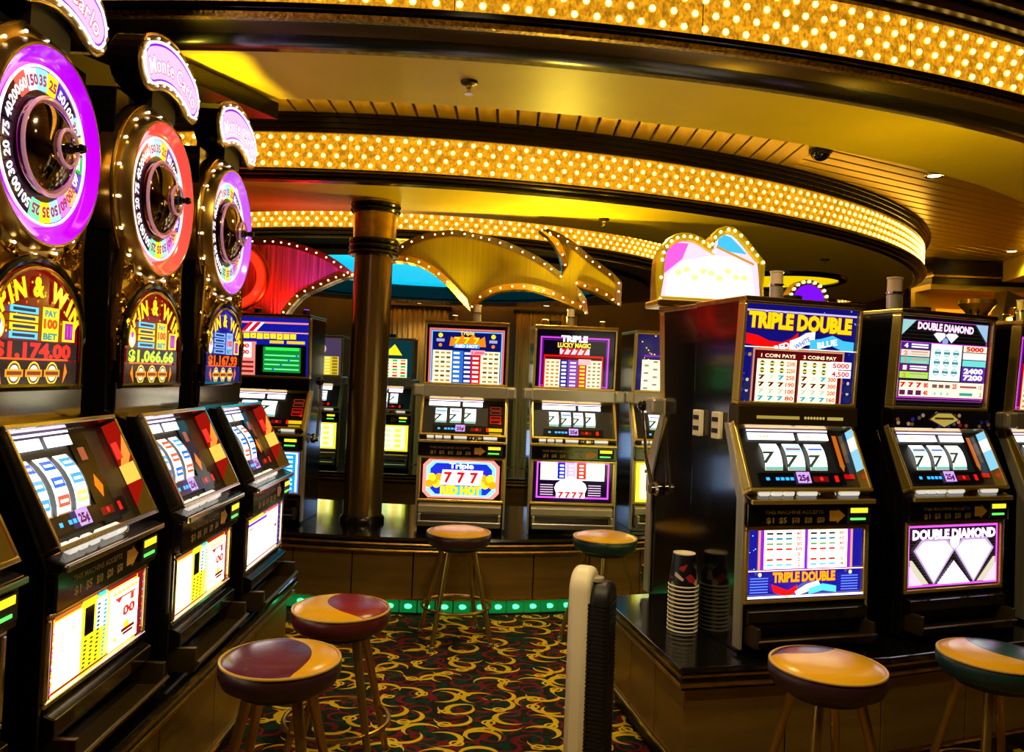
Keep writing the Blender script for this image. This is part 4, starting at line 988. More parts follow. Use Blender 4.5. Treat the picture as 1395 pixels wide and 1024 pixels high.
def poly_counter(nm, label, poly, open_edges, npanel, green=False):
    """counter over a plan polygon (counter clockwise); panels on each edge in npanel"""
    t = empty(nm, (poly[0][0], poly[0][1], 0)); tag(t, label, 'counter')
    P = [(x - poly[0][0], y - poly[0][1]) for x, y in poly]
    cx = sum(p[0] for p in P) / len(P); cy = sum(p[1] for p in P) / len(P)
    def inset(d):
        n = len(P); out = []
        for i in range(n):
            p = Vector(P[i]); a = (Vector(P[i]) - Vector(P[i - 1])).normalized(); b = (Vector(P[(i + 1) % n]) - p).normalized()
            na = Vector((-a.y, a.x)); nb = Vector((-b.y, b.x)); bis = (na + nb)
            bis = bis / max(0.3, bis.dot(na)); out.append((p.x + bis.x * d, p.y + bis.y * d))
        return out
    m = MB(); m.prism(inset(0.0), 0.455, 0.48, 'z'); m.build('worktop', BLACK, t, bevel=0.006)
    for d, z0, z1, mm in ((0.012, 0.437, 0.452, GOLDD), (0.02, 0.42, 0.437, MOULD), (0.008, 0.403, 0.42, GOLDD), (0.02, 0.39, 0.403, MOULD)):
        m = MB(); m.prism(inset(d), z0, z1, 'z'); m.build('rail', mm, t, bevel=0.004)
    m = MB(); m.prism(inset(0.065), 0.0, 0.42, 'z'); m.build('carcass', BLACKM, t)
    Q = inset(0.04)
    for e, k in npanel.items():
        a = Vector(Q[e]); b = Vector(Q[(e + 1) % len(Q)]); d = (b - a).normalized(); nrm = Vector((d.y, -d.x))
        for i in range(k):
            p = a + (b - a) * (i / k) + d * 0.003; q = a + (b - a) * ((i + 1) / k) - d * 0.003
            m = MB(); m.prism([tuple(p), tuple(q), tuple(q - nrm * 0.02), tuple(p - nrm * 0.02)], 0.10, 0.388, 'z'); m.build('plinth_panel', WOODP, t, bevel=0.003)
        m = MB(); m.prism([tuple(a + nrm * 0.01), tuple(b + nrm * 0.01), tuple(b - nrm * 0.02), tuple(a - nrm * 0.02)], 0.085, 0.10, 'z'); m.build('kick_rail', GOLD, t, bevel=0.003)
    return t
poly_counter('slot_counter', 'black topped slot counter with brass rails carrying the cup stack', [(0.645, 2.92), (1.50, 3.13), (2.35, 3.47), (3.2, 3.92), (2.75, 4.85), (1.95, 4.42), (1.20, 4.10), (0.47, 3.85)], None, {0: 2, 1: 2, 2: 2, 7: 3, 6: 1, 5: 2, 4: 2})
poly_counter('slot_counter', 'long straight slot counter with brass rails under the wheel topped machines', [(-1.0, 0.6), (-1.0, 3.98), (-1.75, 3.98), (-1.75, 0.6)], None, {0: 7, 1: 2})
poly_counter('slot_counter', 'far slot counter seen in the gap behind the bronze column', [(-4.2, 8.1), (0.4, 8.1), (0.4, 8.9), (-4.2, 8.9)], None, {0: 8})

# ------------------------------------------------------------------ slot machines on the three counters
ZC = 0.48
td = dict(top=top_triple_double, belly=belly_triple_double, mid='bronze', reels=3, seed=0, cap=GOLDD, candle_x=-0.02, candle_s=1.05)
tdm = slot_machine('slot machine reading Triple Double in gold letters beside the stacked cups', (1.175, 3.19, ZC), math.radians(17), td)
for yy in (0.19, 0.34):                     # white slotted boxes on the side of the cabinet
    m = MB(); m.box(-0.298, -0.277, yy - 0.03, yy + 0.03, 0.80, 0.91); ch = m.build('slotted_box', WHITEP, tdm, bevel=0.004)
    for zz in (0.825, 0.87):
        m = MB(); m.box(-0.3, -0.297, yy - 0.022, yy + 0.022, zz, zz + 0.018); m.build('slot', BLACKM, ch)
dd = dict(top=top_double_diamond, belly=belly_double_diamond, mid='art', reels=3, seed=4, flange=BLACK, candle_x=-0.14, candle_s=1.25)
slot_machine('slot machine with purple bordered double diamond glass and two white gems', (1.90, 3.46, ZC), math.radians(21), dd)
slot_machine('slot machine with purple glass next to the double diamond machine', (2.60, 3.80, ZC), math.radians(26), dict(top=top_magic, belly=belly_magic, mid='silver', reels=3, seed=1))
rear = slot_machine('slot machine turned its back to the triple double machine, with side lever', (0.96, 3.985, ZC), math.radians(197), dict(top=top_wild, belly=belly_plain, mid='silver', reels=3, seed=2, lever=1, lever_at=dict(y=0.10, z=0.52, lean=-0.05), candle=False))
slot_machine('slot machine backing onto the double diamond machine, mostly hidden', (1.70, 4.26, ZC), math.radians(201), dict(top=top_gold, belly=belly_plain, mid='silver', reels=3, seed=2, candle=False))

A_ = slot_machine('slot machine with red and blue framed triple red hot glass beside the column', (-0.30, 5.30, ZC), math.radians(1.5), dict(top=top_red_hot, belly=belly_red_hot, mid='silver', tray='silver', reels=3, reel_x=(-0.20, 0.09), reel_h=0.36, reel_z=0.37, seed=1, side_art=False, icons=True, candle_x=0.06, plate_x=-0.02))
slot_machine('slot machine with purple triple magic glass and four reels', (0.43, 5.36, ZC), math.radians(4), dict(top=top_magic, belly=belly_magic, mid='silver', tray='silver', reels=4, reel_x=(-0.17, 0.16), reel_h=0.36, reel_z=0.37, seed=3, side_art=False, candle_x=-0.02, lever=None))
slot_machine('slot machine with blue sevens glass and green bonus screen', (-1.62, 5.32, ZC), math.radians(-3), dict(top=top_sevens, belly=belly_sevens, mid='black', reels=2, reel_x=(-0.19, 0.08), side_art=False, icons=True, seed=2, candle=False, lever=1))
slot_machine('slot machine with navy glass and cream pay table behind the dark cabinet', (1.13, 5.55, ZC), math.radians(8), dict(top=top_wild, belly=belly_plain, mid='silver', tray='silver', reels=3, seed=5, side_art=False))
slot_machine('far slot machine with gold grid glass left of the column', (-2.04, 8.35, ZC), 0.0, dict(top=top_gold, belly=belly_plain, mid='silver', tray='silver', seed=6, side_art=False, candle=False))
slot_machine('far slot machine with dark green glass partly behind the column', (-1.30, 8.35, ZC), 0.0, dict(top=top_green, belly=belly_plain, mid='silver', tray='silver', seed=7, side_art=False, candle=False))
slot_machine('far slot machine glimpsed between the column and the red hot machine', (-0.56, 8.35, ZC), 0.0, dict(top=top_green, belly=belly_sevens, mid='silver', tray='silver', seed=8, side_art=False, candle=False))

# ------------------------------------------------------------------ wheel topped machines in the row on the left
def wheel_machine(label, x, y, ringc, jackpot, jcol, blue=False, full=True, ringes=1.15):
    t = empty('wheel_slot_machine', (x, y, ZC), PI / 2 + math.radians(1.5)); tag(t, label, 'slot machine')
    hw = 0.285
    m = MB(); m.prism([(0.01, 0.0), (0.01, 0.53), (0.145, 0.835), (0.22, 0.86), (0.23, 1.27), (0.24, 1.90), (0.25, 1.90), (0.55, 1.90), (0.55, 0.0)], -hw + 0.008, hw - 0.008, 'x')
    m.build('cabinet', BLACK, t, bevel=0.004)
    for sx in (-1, 1):
        m = MB(); m.prism([(-0.02, 0.02), (-0.02, 0.52), (0.12, 0.845), (0.15, 0.845), (0.03, 0.52), (0.03, 0.02)], sx * hw - 0.005, sx * hw + 0.007, 'x'); m.build('side_flange', BLACK, t, bevel=0.002)
    spec = dict(belly=(lambda A: belly_spin(A, blue)) if full else belly_flame, bezel=0.048, trim=CHROME, reels=3, reel_x=(-0.255, 0.03), reel_h=0.48, reel_z=0.26, style='bars', seed=int(y * 10), side_art=False, plate_x=-0.06, belly_top=0.415, deck_dz=-0.06, reel_top=(0.145, 0.835),
                buttons=[(-0.20, 0.04), (-0.15, 0.04), (-0.09, 0.045), (0.0, 0.08), (0.055, 0.06)], wide=0.4)
    lower_half(t, spec)
    # bill column and bezel wall with belly glass reflections painted on
    M, L = tiltM(-0.005, 0.605 - 0.06, 0.145, 0.835)
    A = Art(0.10, L - 0.05, BLK); A.rect(0.3, 0.70, 0.65, 0.84, (0.6, 0.3, 0.2)); A.poly([(0.35, 0.42), (0.55, 0.54), (0.78, 0.40), (0.55, 0.28)], (1, 0.45, 0.05)); A.rect(0.1, 0.02, 0.9, 0.22, (0.06, 0.06, 0.06)); A.build('feature_panel', M @ Matrix.Translation((0.095, -0.004, 0.02)), t, LIT)
    A = Art(0.046, L - 0.03, (0.55, 0.06, 0.02)); A.poly([(0, 0.5), (1, 0.85), (1, 0.62), (0, 0.4)], (1, 0.55, 0.2)); A.rect(0, 0.35, 1, 0.55, (1, 0.75, 0.3)); A.poly([(0, 0.1), (1, 0.3), (1, 0.0), (0, 0.0)], (0.3, 0.2, 0.03)); A.rect(0.1, 0.62, 0.5, 0.8, (0.95, 0.2, 0.15))
    A.build('bezel_side_paint', M @ Matrix.Translation((hw - 0.018, -0.024, 0.008)) @ Matrix.Rotation(-PI / 2, 4, 'Z'), t, LIT)
    # plate under the arch
    m = MB(); m.box(-hw + 0.02, hw - 0.02, 0.165, 0.21, 0.845, 0.95); m.build('mirror_plate', mat('dark_mirror', (0.30, 0.26, 0.16), 0.12, 1), t, bevel=0.004)
    # arched jackpot glass
    aw, ah, sp = 0.47, 0.335, 0.13           # width, full height, spring height
    zb = 0.94
    def arch(w, h, s, n=20):
        r = w / 2; pts = [(-r, 0), (r, 0)]
        for i in range(n + 1):
            a = PI * i / n; pts.append((r * math.cos(a), s + (h - s) * math.sin(a)))
        return pts
    m = MB(); m.prism(arch(aw, ah, sp), 0.17, 0.20, 'y', Matrix.Translation((0, 0, zb))); m.build('arch_back', BLACK, t, True)
    pts = arch(aw + 0.02, ah + 0.012, sp); m = MB(); m.tube([(x, 0.165, zb + z) for x, z in pts], 0.012, 8, True); m.build('arch_frame', BLACK, t, True)
    pts = arch(aw - 0.02, ah - 0.012, sp)[1:]; m = MB(); m.tube([(x, 0.157, zb + z) for x, z in pts], 0.006, 8); m.build('arch_bead', GOLD, t, True)
    A = Art(aw, ah); bg = (0.08, 0.08, 0.5) if blue else (0.42, 0.03, 0.03)
    A.poly([(x / aw + 0.5, z / ah) for x, z in arch(aw * 0.96, ah * 0.98, sp)], bg)
    for _ in range(40):
        a = random.uniform(0.1, PI - 0.1); rr = random.uniform(0.5, 0.9); A.ell(0.5 + 0.45 * rr * math.cos(a), (sp + (ah - sp) * rr * math.sin(a)) / ah, 0.012, random.choice([ORG, YEL, (0.7, 0.15, 0.1), (0.9, 0.4, 0.1)]) if not blue else random.choice([(0.3, 0.4, 1), (0.6, 0.7, 1), (0.2, 0.2, 0.8)]), n=5)
    A.arc_text('SPIN & WIN', 0.5, sp / ah - 0.45, 0.268, 0.15, YEL, PI * 0.765, PI * 0.235, 0.05, (0.45, 0.15, 0.0))
    ink = (0.05, 0.2, 0.3)
    for j, c in enumerate((CYN, YEL, YEL, CYN)):
        v = 0.585 - j * 0.068; A.rect(0.22, v, 0.50, v + 0.055, c if not blue else (0.5, 0.65, 1)); A.rect(0.25, v + 0.015, 0.47, v + 0.04, ink)
    A.rect(0.54, 0.375, 0.72, 0.655, YEL if not blue else (0.6, 0.7, 1)); A.text('PAY', 0.63, 0.58, 0.05, TEAL, 0.13, 0.05); A.text('100', 0.63, 0.485, 0.07, (0.8, 0.3, 0), 0.15, 0.06); A.text('BET', 0.63, 0.39, 0.05, TEAL, 0.15, 0.05)
    A.ell(0.12, 0.47, 0.10, YEL, 0.8); A.ell(0.12, 0.45, 0.065, WH, 0.9); A.ell(0.12, 0.50, 0.03, MAG)
    A.rect(0.76, 0.38, 0.91, 0.56, YEL); A.rect(0.79, 0.40, 0.88, 0.54, (0.6, 0.1, 0.6)); A.rect(0.81, 0.42, 0.83, 0.52, MAG); A.rect(0.85, 0.42, 0.87, 0.52, MAG)
    A.rect(0.04, 0.225, 0.96, 0.365, BLK); A.text(jackpot, 0.47, 0.24, 0.11, jcol, 0.80, 0.05)
    A.rect(0.08, 0.215, 0.84, 0.23, (1, 0.35, 0.05))
    A.rect(0.02, 0.0, 0.98, 0.21, (0.1, 0.02, 0.02) if not blue else (0.1, 0.1, 0.4))
    for u in (0.28, 0.47, 0.66):
        A.ell(u, 0.11, 0.095, YEL); A.ell(u, 0.11, 0.08, (0.3, 0.1, 0.3)); A.ell(u, 0.11, 0.065, CRM); A.rect(u - 0.085, 0.08, u + 0.085, 0.14, (0.95, 0.6, 0.1)); A.rect(u - 0.07, 0.095, u + 0.07, 0.125, (0.5, 0.2, 0.05))
    A.poly([(0.78, 0.02), (0.80, 0.2), (0.83, 0.12)], ORG); A.poly([(0.16, 0.02), (0.13, 0.2), (0.10, 0.12)], ORG)
    A.build('arch_glass', Matrix.Translation((0, 0.1685, zb)), t, LIT)
    # gold scrollwork between the arch and the wheel
    m = MB(); m.prism([(-0.25, 0.99), (-0.265, 1.12), (-0.23, 1.40), (-0.20, 1.5), (0.20, 1.5), (0.23, 1.40), (0.265, 1.12), (0.25, 0.99)], 0.19, 0.20, 'y'); m.build('scroll_plate', GOLDD, t)
    m = MB()
    for sx in (-1, 1):
        for (cx, cz, r0, turns, ph) in ((0.225, 1.20, 0.045, 1.6, 0.5), (0.20, 1.32, 0.04, 1.5, 2.2), (0.25, 1.10, 0.032, 1.4, 4.0), (0.10, 1.285, 0.025, 1.3, 1.0)):
            p = []
            for i in range(26):
                q = i / 25; a = ph + turns * 2 * PI * q; r = r0 * (1 - 0.8 * q); p.append((sx * (cx + r * math.cos(a)), 0.182 - 0.012 * q, cz + r * math.sin(a)))
            m.tube(p, 0.008, 6, taper=0.004)
        m.tube([(sx * x, 0.18, z) for x, z in ((0.262, 1.02), (0.272, 1.12), (0.25, 1.25), (0.24, 1.34), (0.25, 1.42))], 0.009, 6)
        m.tube([(sx * x, 0.178, z) for x, z in ((0.02, 1.292), (0.08, 1.275), (0.15, 1.245), (0.20, 1.20), (0.235, 1.13))], 0.01, 6)
    m.build('scrollwork', GOLD, t, True)
    # wheel
    ZW = 1.58; WM = Matrix.Translation((0, 0.19, ZW)) @ Matrix.Rotation(PI / 2, 4, 'X')     # local z -> -Y (outward)
    m = MB(); m.lathe([(0.001, -0.06), (0.318, -0.06), (0.318, 0.0), (0.31, 0.006), (0.27, 0.008), (0.001, 0.008)], 56, WM); wh = m.build('wheel_housing', GOLDD, t, True)
    m = MB(); m.torus(0.318, 0.006, 56, 6, WM); m.build('housing_edge', GOLD, wh, True)
    m = MB()
    for i in range(18):
        a = 2 * PI * (i + 0.5) / 18; m.ball((0.296 * math.cos(a), 0.296 * math.sin(a), 0.011), 0.005, WM, 8)
    tag(m.build('edge_bulbs', BULBW, wh, True), kind='stuff')
    m = MB(); m.lathe([(0.210, 0.014), (0.226, 0.017), (0.243, 0.026), (0.256, 0.038), (0.264, 0.042)], 64, WM); m.build('glow_ring', mat('glow_ring_%d' % int(y * 100), ringc, 0.15, emit=ringc, es=ringes, coat=1.0), wh, True)
    m = MB(); m.lathe([(0.264, 0.043), (0.271, 0.042), (0.280, 0.024), (0.284, 0.006)], 64, WM); m.build('ring_skirt', GOLDD, wh, True)
    m = MB(); m.torus(0.212, 0.004, 56, 6, WM @ Matrix.Translation((0, 0, 0.020))); m.build('inner_hoop', mat('white_hoop', (0.9, 0.9, 1), 0.2, emit=(0.8, 0.8, 1), es=1.0), wh, True)
    wl = empty('wheel', (0, 0, 0), 0, t)
    m = MB(); m.lathe([(0.001, 0.010), (0.212, 0.010), (0.212, 0.013), (0.001, 0.013)], 48, WM); m.build('wheel_disc', mat('wheel_dark', (0.03, 0.008, 0.03), 0.15, coat=0.5), wl, True)
    dk = (0.12, 0.03, 0.16)
    segc = [YEL, (0.30, 0.08, 0.70), (0.10, 0.02, 0.08), (0.65, 0.88, 1), YEL, (0.1, 0.7, 0.3), (0.32, 0.1, 0.75), (1, 0.7, 0.45), (0.85, 0.5, 0.95), (0.65, 0.85, 1), YEL, (0.5, 0.9, 0.7), dk, (0.05, 0.02, 0.10), dk, (0.05, 0.02, 0.08), dk, (0.06, 0.03, 0.12), (0.25, 0.03, 0.05), (0.95, 0.35, 0.3), (0.95, 0.9, 0.95), (0.55, 0.9, 1)]
    nums = ['25', '50', '100', '30', '20', '75', '40', '200', '60', '150', '35']
    ns = len(segc)
    for i, c in enumerate(segc):
        a0_ = 2 * PI * i / ns + 0.02; a1_ = 2 * PI * (i + 1) / ns - 0.02; m = MB(); vs = []
        for q in range(4):
            a = a0_ + (a1_ - a0_) * q / 3
            for r in (0.150, 0.206): 
                for z in (0.013, 0.018): vs.append((r * math.cos(-a + PI * 0.5), r * math.sin(-a + PI * 0.5), z))
        fs = []
        for q in range(3):
            b = 4 * q; fs += [(b + 1, b + 3, b + 7, b + 5), (b + 2, b + 6, b + 7, b + 3), (b, b + 1, b + 5, b + 4)]
        fs += [(0, 2, 3, 1), (12, 13, 15, 14)]
        m.add(vs, fs, WM, lin(c))
        gv, gf = glyph(nums[i % len(nums)], 0.04)
        ac = -(a0_ + a1_) / 2 + PI * 0.5; xx = [p[0] for p in gv]; mx = (max(xx) + min(xx)) / 2
        q = [((0.163 + b * 0.038) * math.cos(ac) + (a - mx) * 0.038 * math.sin(ac), (0.163 + b * 0.038) * math.sin(ac) - (a - mx) * 0.038 * math.cos(ac), 0.0186) for a, b in gv]
        m.add(q, gf, WM, lin(WH if sum(c) < 1.7 else (0.6, 0.15, 0.3)))
        m.build('wheel_segment', LIT, wl)
    hub = empty('hub', (0, 0, 0), 0, t)
    m = MB(); m.torus(0.130, 0.006, 48, 8, WM @ Matrix.Translation((0, 0, 0.035))); m.build('hub_hoop', mat('pink_hoop', (0.7, 0.4, 0.5), 0.2, 0.6, emit=(0.6, 0.25, 0.35), es=0.35), hub, True)
    m = MB(); m.lathe([(0.130, 0.018), (0.125, 0.034), (0.10, 0.055), (0.06, 0.075), (0.001, 0.082)], 40, WM); m.build('hub_dome', mat('smoked_chrome', (0.35, 0.25, 0.16), 0.08, 1), hub, True)
    m = MB(); m.torus(0.05, 0.005, 32, 8, WM @ Matrix.Translation((0, 0, 0.085))); m.build('hub_ring', MATS['pink_hoop'], hub, True)
    m = MB(); m.lathe([(0.016, 0.075), (0.016, 0.095), (0.010, 0.10), (0.010, 0.112), (0.014, 0.118), (0.010, 0.13), (0.001, 0.132)], 20, WM); m.build('spindle', BLACK, hub, True)
    # arched marquee sign on its neck
    m = MB(); m.box(-0.10, 0.10, 0.22, 0.34, 1.89, 2.0); m.build('marquee_neck', BLACKM, t)
    def banner(s, n=16):
        # arched kidney outline: outer arc, round ends, inner arc
        pts = []; R = 0.40; zc = 1.655; half = 0.47; th = 0.058 * s
        for i in range(n + 1):
            a = PI / 2 + half - 2 * half * i / n; r = R + th * (1.0 + 0.15 * math.cos((a - PI / 2) * 2)); pts.append((r * math.cos(a), zc + r * math.sin(a)))
        e = PI / 2 - half
        for i in range(1, 8):
            b = e - PI * 0 + 0; q = PI * i / 8; pts.append(((R + th * math.cos(q)) * math.cos(e) + th * math.sin(q) * math.sin(e), zc + (R + th * math.cos(q)) * math.sin(e) - th * math.sin(q) * math.cos(e)))
        for i in range(n + 1):
            a = e + 2 * half * i / n; r = R - th; pts.append((r * math.cos(a), zc + r * math.sin(a)))
        e = PI / 2 + half
        for i in range(1, 8):
            q = PI - PI * i / 8; pts.append(((R + th * math.cos(q)) * math.cos(e) - th * math.sin(q) * math.sin(e), zc + (R + th * math.cos(q)) * math.sin(e) + th * math.sin(q) * math.cos(e)))
        return pts
    m = MB(); m.prism(banner(1.42), 0.20, 0.30, 'y'); sg = m.build('marquee', BLACK, t, bevel=0.006)
    m = MB(); m.tube([(x, 0.198, z) for x, z in banner(1.42)], 0.006, 6, True); m.build('marquee_edge', GOLDD, sg, True)
    m = MB(); m.prism(banner(1.36), 0.193, 0.201, 'y'); m.build('marquee_border', GOLDD, sg)
    m = MB(); m.tube([(x, 0.191, z) for x, z in banner(1.06)], 0.0045, 8, True); m.build('neon_outline', mat('white_neon', (0.9, 0.95, 1), 0.2, emit=(0.75, 0.88, 1), es=1.6), sg, True)
    m = MB(); b = banner(1.24)
    for i in range(0, len(b), 3): m.ball((b[i][0], 0.191, b[i][1]), 0.0042, n=8)
    tag(m.build('border_bulbs', mat('violet_white_bulb', (0.9, 0.9, 1), 0.3, emit=(0.85, 0.8, 1.0), es=2.2), sg, True), kind='stuff')
    A = Art(0.72, 0.6); zc = 1.655
    A.poly([(x / 0.72 + 0.5, (z - 1.6) / 0.6) for x, z in banner(1.02)], (0.50, 0.10, 0.8))
    A.poly([(x / 0.72 + 0.5, (z - 1.6) / 0.6) for x, z in banner(0.86)], (0.93, 0.72, 1.0))
    A.arc_text('Monte Carlo', 0.5, (1.655 - 1.6) / 0.6, 0.372, 0.088, WH, PI * 0.668, PI * 0.332, 0.02, (0.8, 0.02, 0.08))
    A.build('marquee_face', Matrix.Translation((0, 0.192, 1.6)), sg, LIT)
    for o in t.children:                 # the upper box stands back, the marquee leans out over it
        k = o.name.split('.')[0]
        if k in ('mirror_plate', 'arch_back', 'arch_frame', 'arch_bead', 'arch_glass', 'scroll_plate', 'scrollwork'): o.location.y += 0.03
        elif k in ('wheel_housing', 'wheel', 'hub'): o.location.y += 0.03; o.location.z += 0.015
        elif k in ('marquee', 'marquee_neck'): o.location.y -= 0.02
    return t
wheel_machine('wheel topped slot machine with purple ring, yellow segments and red jackpot digits', -1.10, 2.20, (0.36, 0.0, 0.9), '$1,174.00', (1, 0.12, 0.03), ringes=1.15)
wheel_machine('wheel topped slot machine with red ring and yellow green jackpot digits', -1.07, 2.85, (1.0, 0.06, 0.05), '$1,066.66', (0.75, 0.9, 0.1))
wheel_machine('wheel topped slot machine with violet ring and blue arch panel, at the row end', -1.06, 3.52, (0.50, 0.10, 1.0), '$1,167.93', (1, 0.35, 0.1), True)
wheel_machine('wheel topped slot machine cut off at the near end of the row', -1.12, 1.54, (0.36, 0.0, 0.9), '$1,250.00', (1, 0.12, 0.03), full=False)

# ------------------------------------------------------------------ stools
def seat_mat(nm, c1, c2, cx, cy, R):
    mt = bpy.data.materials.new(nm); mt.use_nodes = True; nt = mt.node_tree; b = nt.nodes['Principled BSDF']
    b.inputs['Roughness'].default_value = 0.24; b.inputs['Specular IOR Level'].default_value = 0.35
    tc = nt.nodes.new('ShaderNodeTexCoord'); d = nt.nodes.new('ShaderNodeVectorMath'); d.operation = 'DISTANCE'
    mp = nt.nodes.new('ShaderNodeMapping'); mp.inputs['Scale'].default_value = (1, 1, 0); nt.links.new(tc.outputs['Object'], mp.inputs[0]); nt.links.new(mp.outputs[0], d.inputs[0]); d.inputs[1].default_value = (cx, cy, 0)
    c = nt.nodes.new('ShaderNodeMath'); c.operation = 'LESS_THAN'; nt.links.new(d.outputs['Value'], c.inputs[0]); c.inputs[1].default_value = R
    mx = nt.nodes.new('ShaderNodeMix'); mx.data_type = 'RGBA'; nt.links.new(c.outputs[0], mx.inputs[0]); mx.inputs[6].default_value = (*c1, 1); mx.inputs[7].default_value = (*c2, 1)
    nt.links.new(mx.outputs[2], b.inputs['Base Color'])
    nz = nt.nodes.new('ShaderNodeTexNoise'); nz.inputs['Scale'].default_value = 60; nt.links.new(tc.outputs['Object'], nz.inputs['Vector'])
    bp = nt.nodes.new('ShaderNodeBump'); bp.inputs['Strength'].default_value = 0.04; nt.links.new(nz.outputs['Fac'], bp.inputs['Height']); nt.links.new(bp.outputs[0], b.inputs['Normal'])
    return mt
def stool(label, x, y, rz, c1, c2, side, blob=(0.14, 0.02, 0.17), rot=0):
    t = empty('bar_stool', (x, y, 0), rz); tag(t, label, 'stool', None)
    R = 0.183; H = 0.63
    m = MB(); m.lathe([(0.001, H - 0.095), (R - 0.035, H - 0.095), (R - 0.012, H - 0.085), (R, H - 0.06), (R + 0.001, H - 0.035), (R - 0.008, H - 0.022)], 48); m.build('cushion_side', side, t, True)
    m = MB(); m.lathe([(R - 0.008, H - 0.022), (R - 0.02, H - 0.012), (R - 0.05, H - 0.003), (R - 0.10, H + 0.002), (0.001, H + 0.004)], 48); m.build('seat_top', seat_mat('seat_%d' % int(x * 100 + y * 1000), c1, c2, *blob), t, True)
    m = MB(); m.torus(R - 0.005, 0.005, 48, 8, Matrix.Translation((0, 0, H - 0.021))); m.build('piping', mat('gold_piping', (0.55, 0.33, 0.04), 0.35), t, True)
    m = MB(); m.lathe([(0.001, H - 0.115), (R - 0.06, H - 0.115), (R - 0.05, H - 0.095), (0.001, H - 0.095)], 32); m.build('seat_plate', BLACKM, t, True)
    for k in range(4):
        a = PI / 4 + k * PI / 2; cs, sn = math.cos(a), math.sin(a)
        m = MB(); m.tube([(0.10 * cs, 0.10 * sn, H - 0.10), (0.235 * cs, 0.235 * sn, 0.018)], 0.017, 10, taper=0.012); lg = m.build('leg', mat('leg_metal', (0.40, 0.25, 0.05), 0.3, 0.9), t, True)
        m = MB(); m.lathe([(0.001, 0.0), (0.016, 0.0), (0.018, 0.02), (0.012, 0.03)], 12, Matrix.Translation((0.236 * cs, 0.236 * sn, 0))); m.build('foot', CHROME, lg, True)
    m = MB(); m.torus(0.192, 0.009, 48, 8, Matrix.Translation((0, 0, 0.20))); m.build('foot_ring', GOLDD, t, True)
    return t
GLD = (0.70, 0.36, 0.005); BUR = (0.22, 0.006, 0.012); PLUM = (0.10, 0.016, 0.04); GRNL = (0.008, 0.06, 0.055)
SB = mat('burgundy_leather', (0.075, 0.008, 0.012), 0.3); SP = mat('plum_leather', (0.03, 0.008, 0.014), 0.35); SG = mat('green_leather', (0.004, 0.025, 0.024), 0.35)
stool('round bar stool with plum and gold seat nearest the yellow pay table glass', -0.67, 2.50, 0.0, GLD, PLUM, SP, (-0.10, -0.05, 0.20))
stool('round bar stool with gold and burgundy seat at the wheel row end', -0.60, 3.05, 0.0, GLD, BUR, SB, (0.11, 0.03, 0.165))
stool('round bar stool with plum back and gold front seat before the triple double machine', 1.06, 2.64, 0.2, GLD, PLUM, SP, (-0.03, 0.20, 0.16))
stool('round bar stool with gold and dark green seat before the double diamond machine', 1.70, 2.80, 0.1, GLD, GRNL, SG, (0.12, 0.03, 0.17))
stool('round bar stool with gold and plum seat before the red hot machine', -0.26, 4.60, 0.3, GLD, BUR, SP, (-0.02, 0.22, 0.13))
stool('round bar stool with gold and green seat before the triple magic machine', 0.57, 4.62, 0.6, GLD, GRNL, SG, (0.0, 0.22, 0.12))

# ------------------------------------------------------------------ tower air purifier
t = empty('tower_fan', (0.345, 3.0, 0), math.radians(-20)); tag(t, 'slim cream tower fan with black louvred grille standing on the carpet', 'fan')
def capsule(w, h, z0, n=12):
    r = w / 2; p = [(-r, z0), (r, z0)]
    for i in range(n + 1): a = PI * i / n; p.append((r * math.cos(a), h - r * 0.9 + r * 0.9 * math.sin(a)))
    return p
# local: grille faces +X, shell at -X
m = MB(); m.prism([(y, z) for y, z in capsule(0.17, 0.81, 0.04)], -0.085, -0.005, 'x'); m.build('shell', WHITEP, t, True, bevel=0.022, seg=4)
m = MB(); m.prism([(y, z) for y, z in capsule(0.15, 0.765, 0.045)], -0.01, 0.065, 'x'); m.build('grille_body', BLACKM, t, True, bevel=0.02, seg=3)
m = MB(); m.box(0.0, 0.0015, -0.075, 0.075, 0, 0.006); lv = m.build('louvre', mat('louvre_black', (0.008, 0.007, 0.006), 0.4), t)
m2 = MB(); m2.prism([(-0.012, -0.077), (0.055, -0.077), (0.067, -0.06), (0.067, 0.06), (0.055, 0.077), (-0.012, 0.077)], 0, 0.006, 'z'); bpy.data.objects.remove(lv)
lv = m2.build('louvre', MATS['louvre_black'], t); lv.location = (0, 0, 0.08)
for i in range(1, 42): dup(lv, (0, 0, 0.08 + i * 0.0148), t)
m = MB(); m.lathe([(0.001, 0.0), (0.02, 0.0), (0.018, 0.012), (0.001, 0.014)], 20, Matrix.Translation((0.0, 0, 0.762)) @ Matrix.Diagonal((1.6, 1.6, 1, 1))); m.build('control_knob', SILVER, t, True)
m = MB(); m.lathe([(0.001, 0.0), (0.14, 0.0), (0.14, 0.015), (0.10, 0.04), (0.001, 0.045)], 32, Matrix.Diagonal((0.95, 0.95, 1, 1))); m.build('base', BLACKM, t, True)

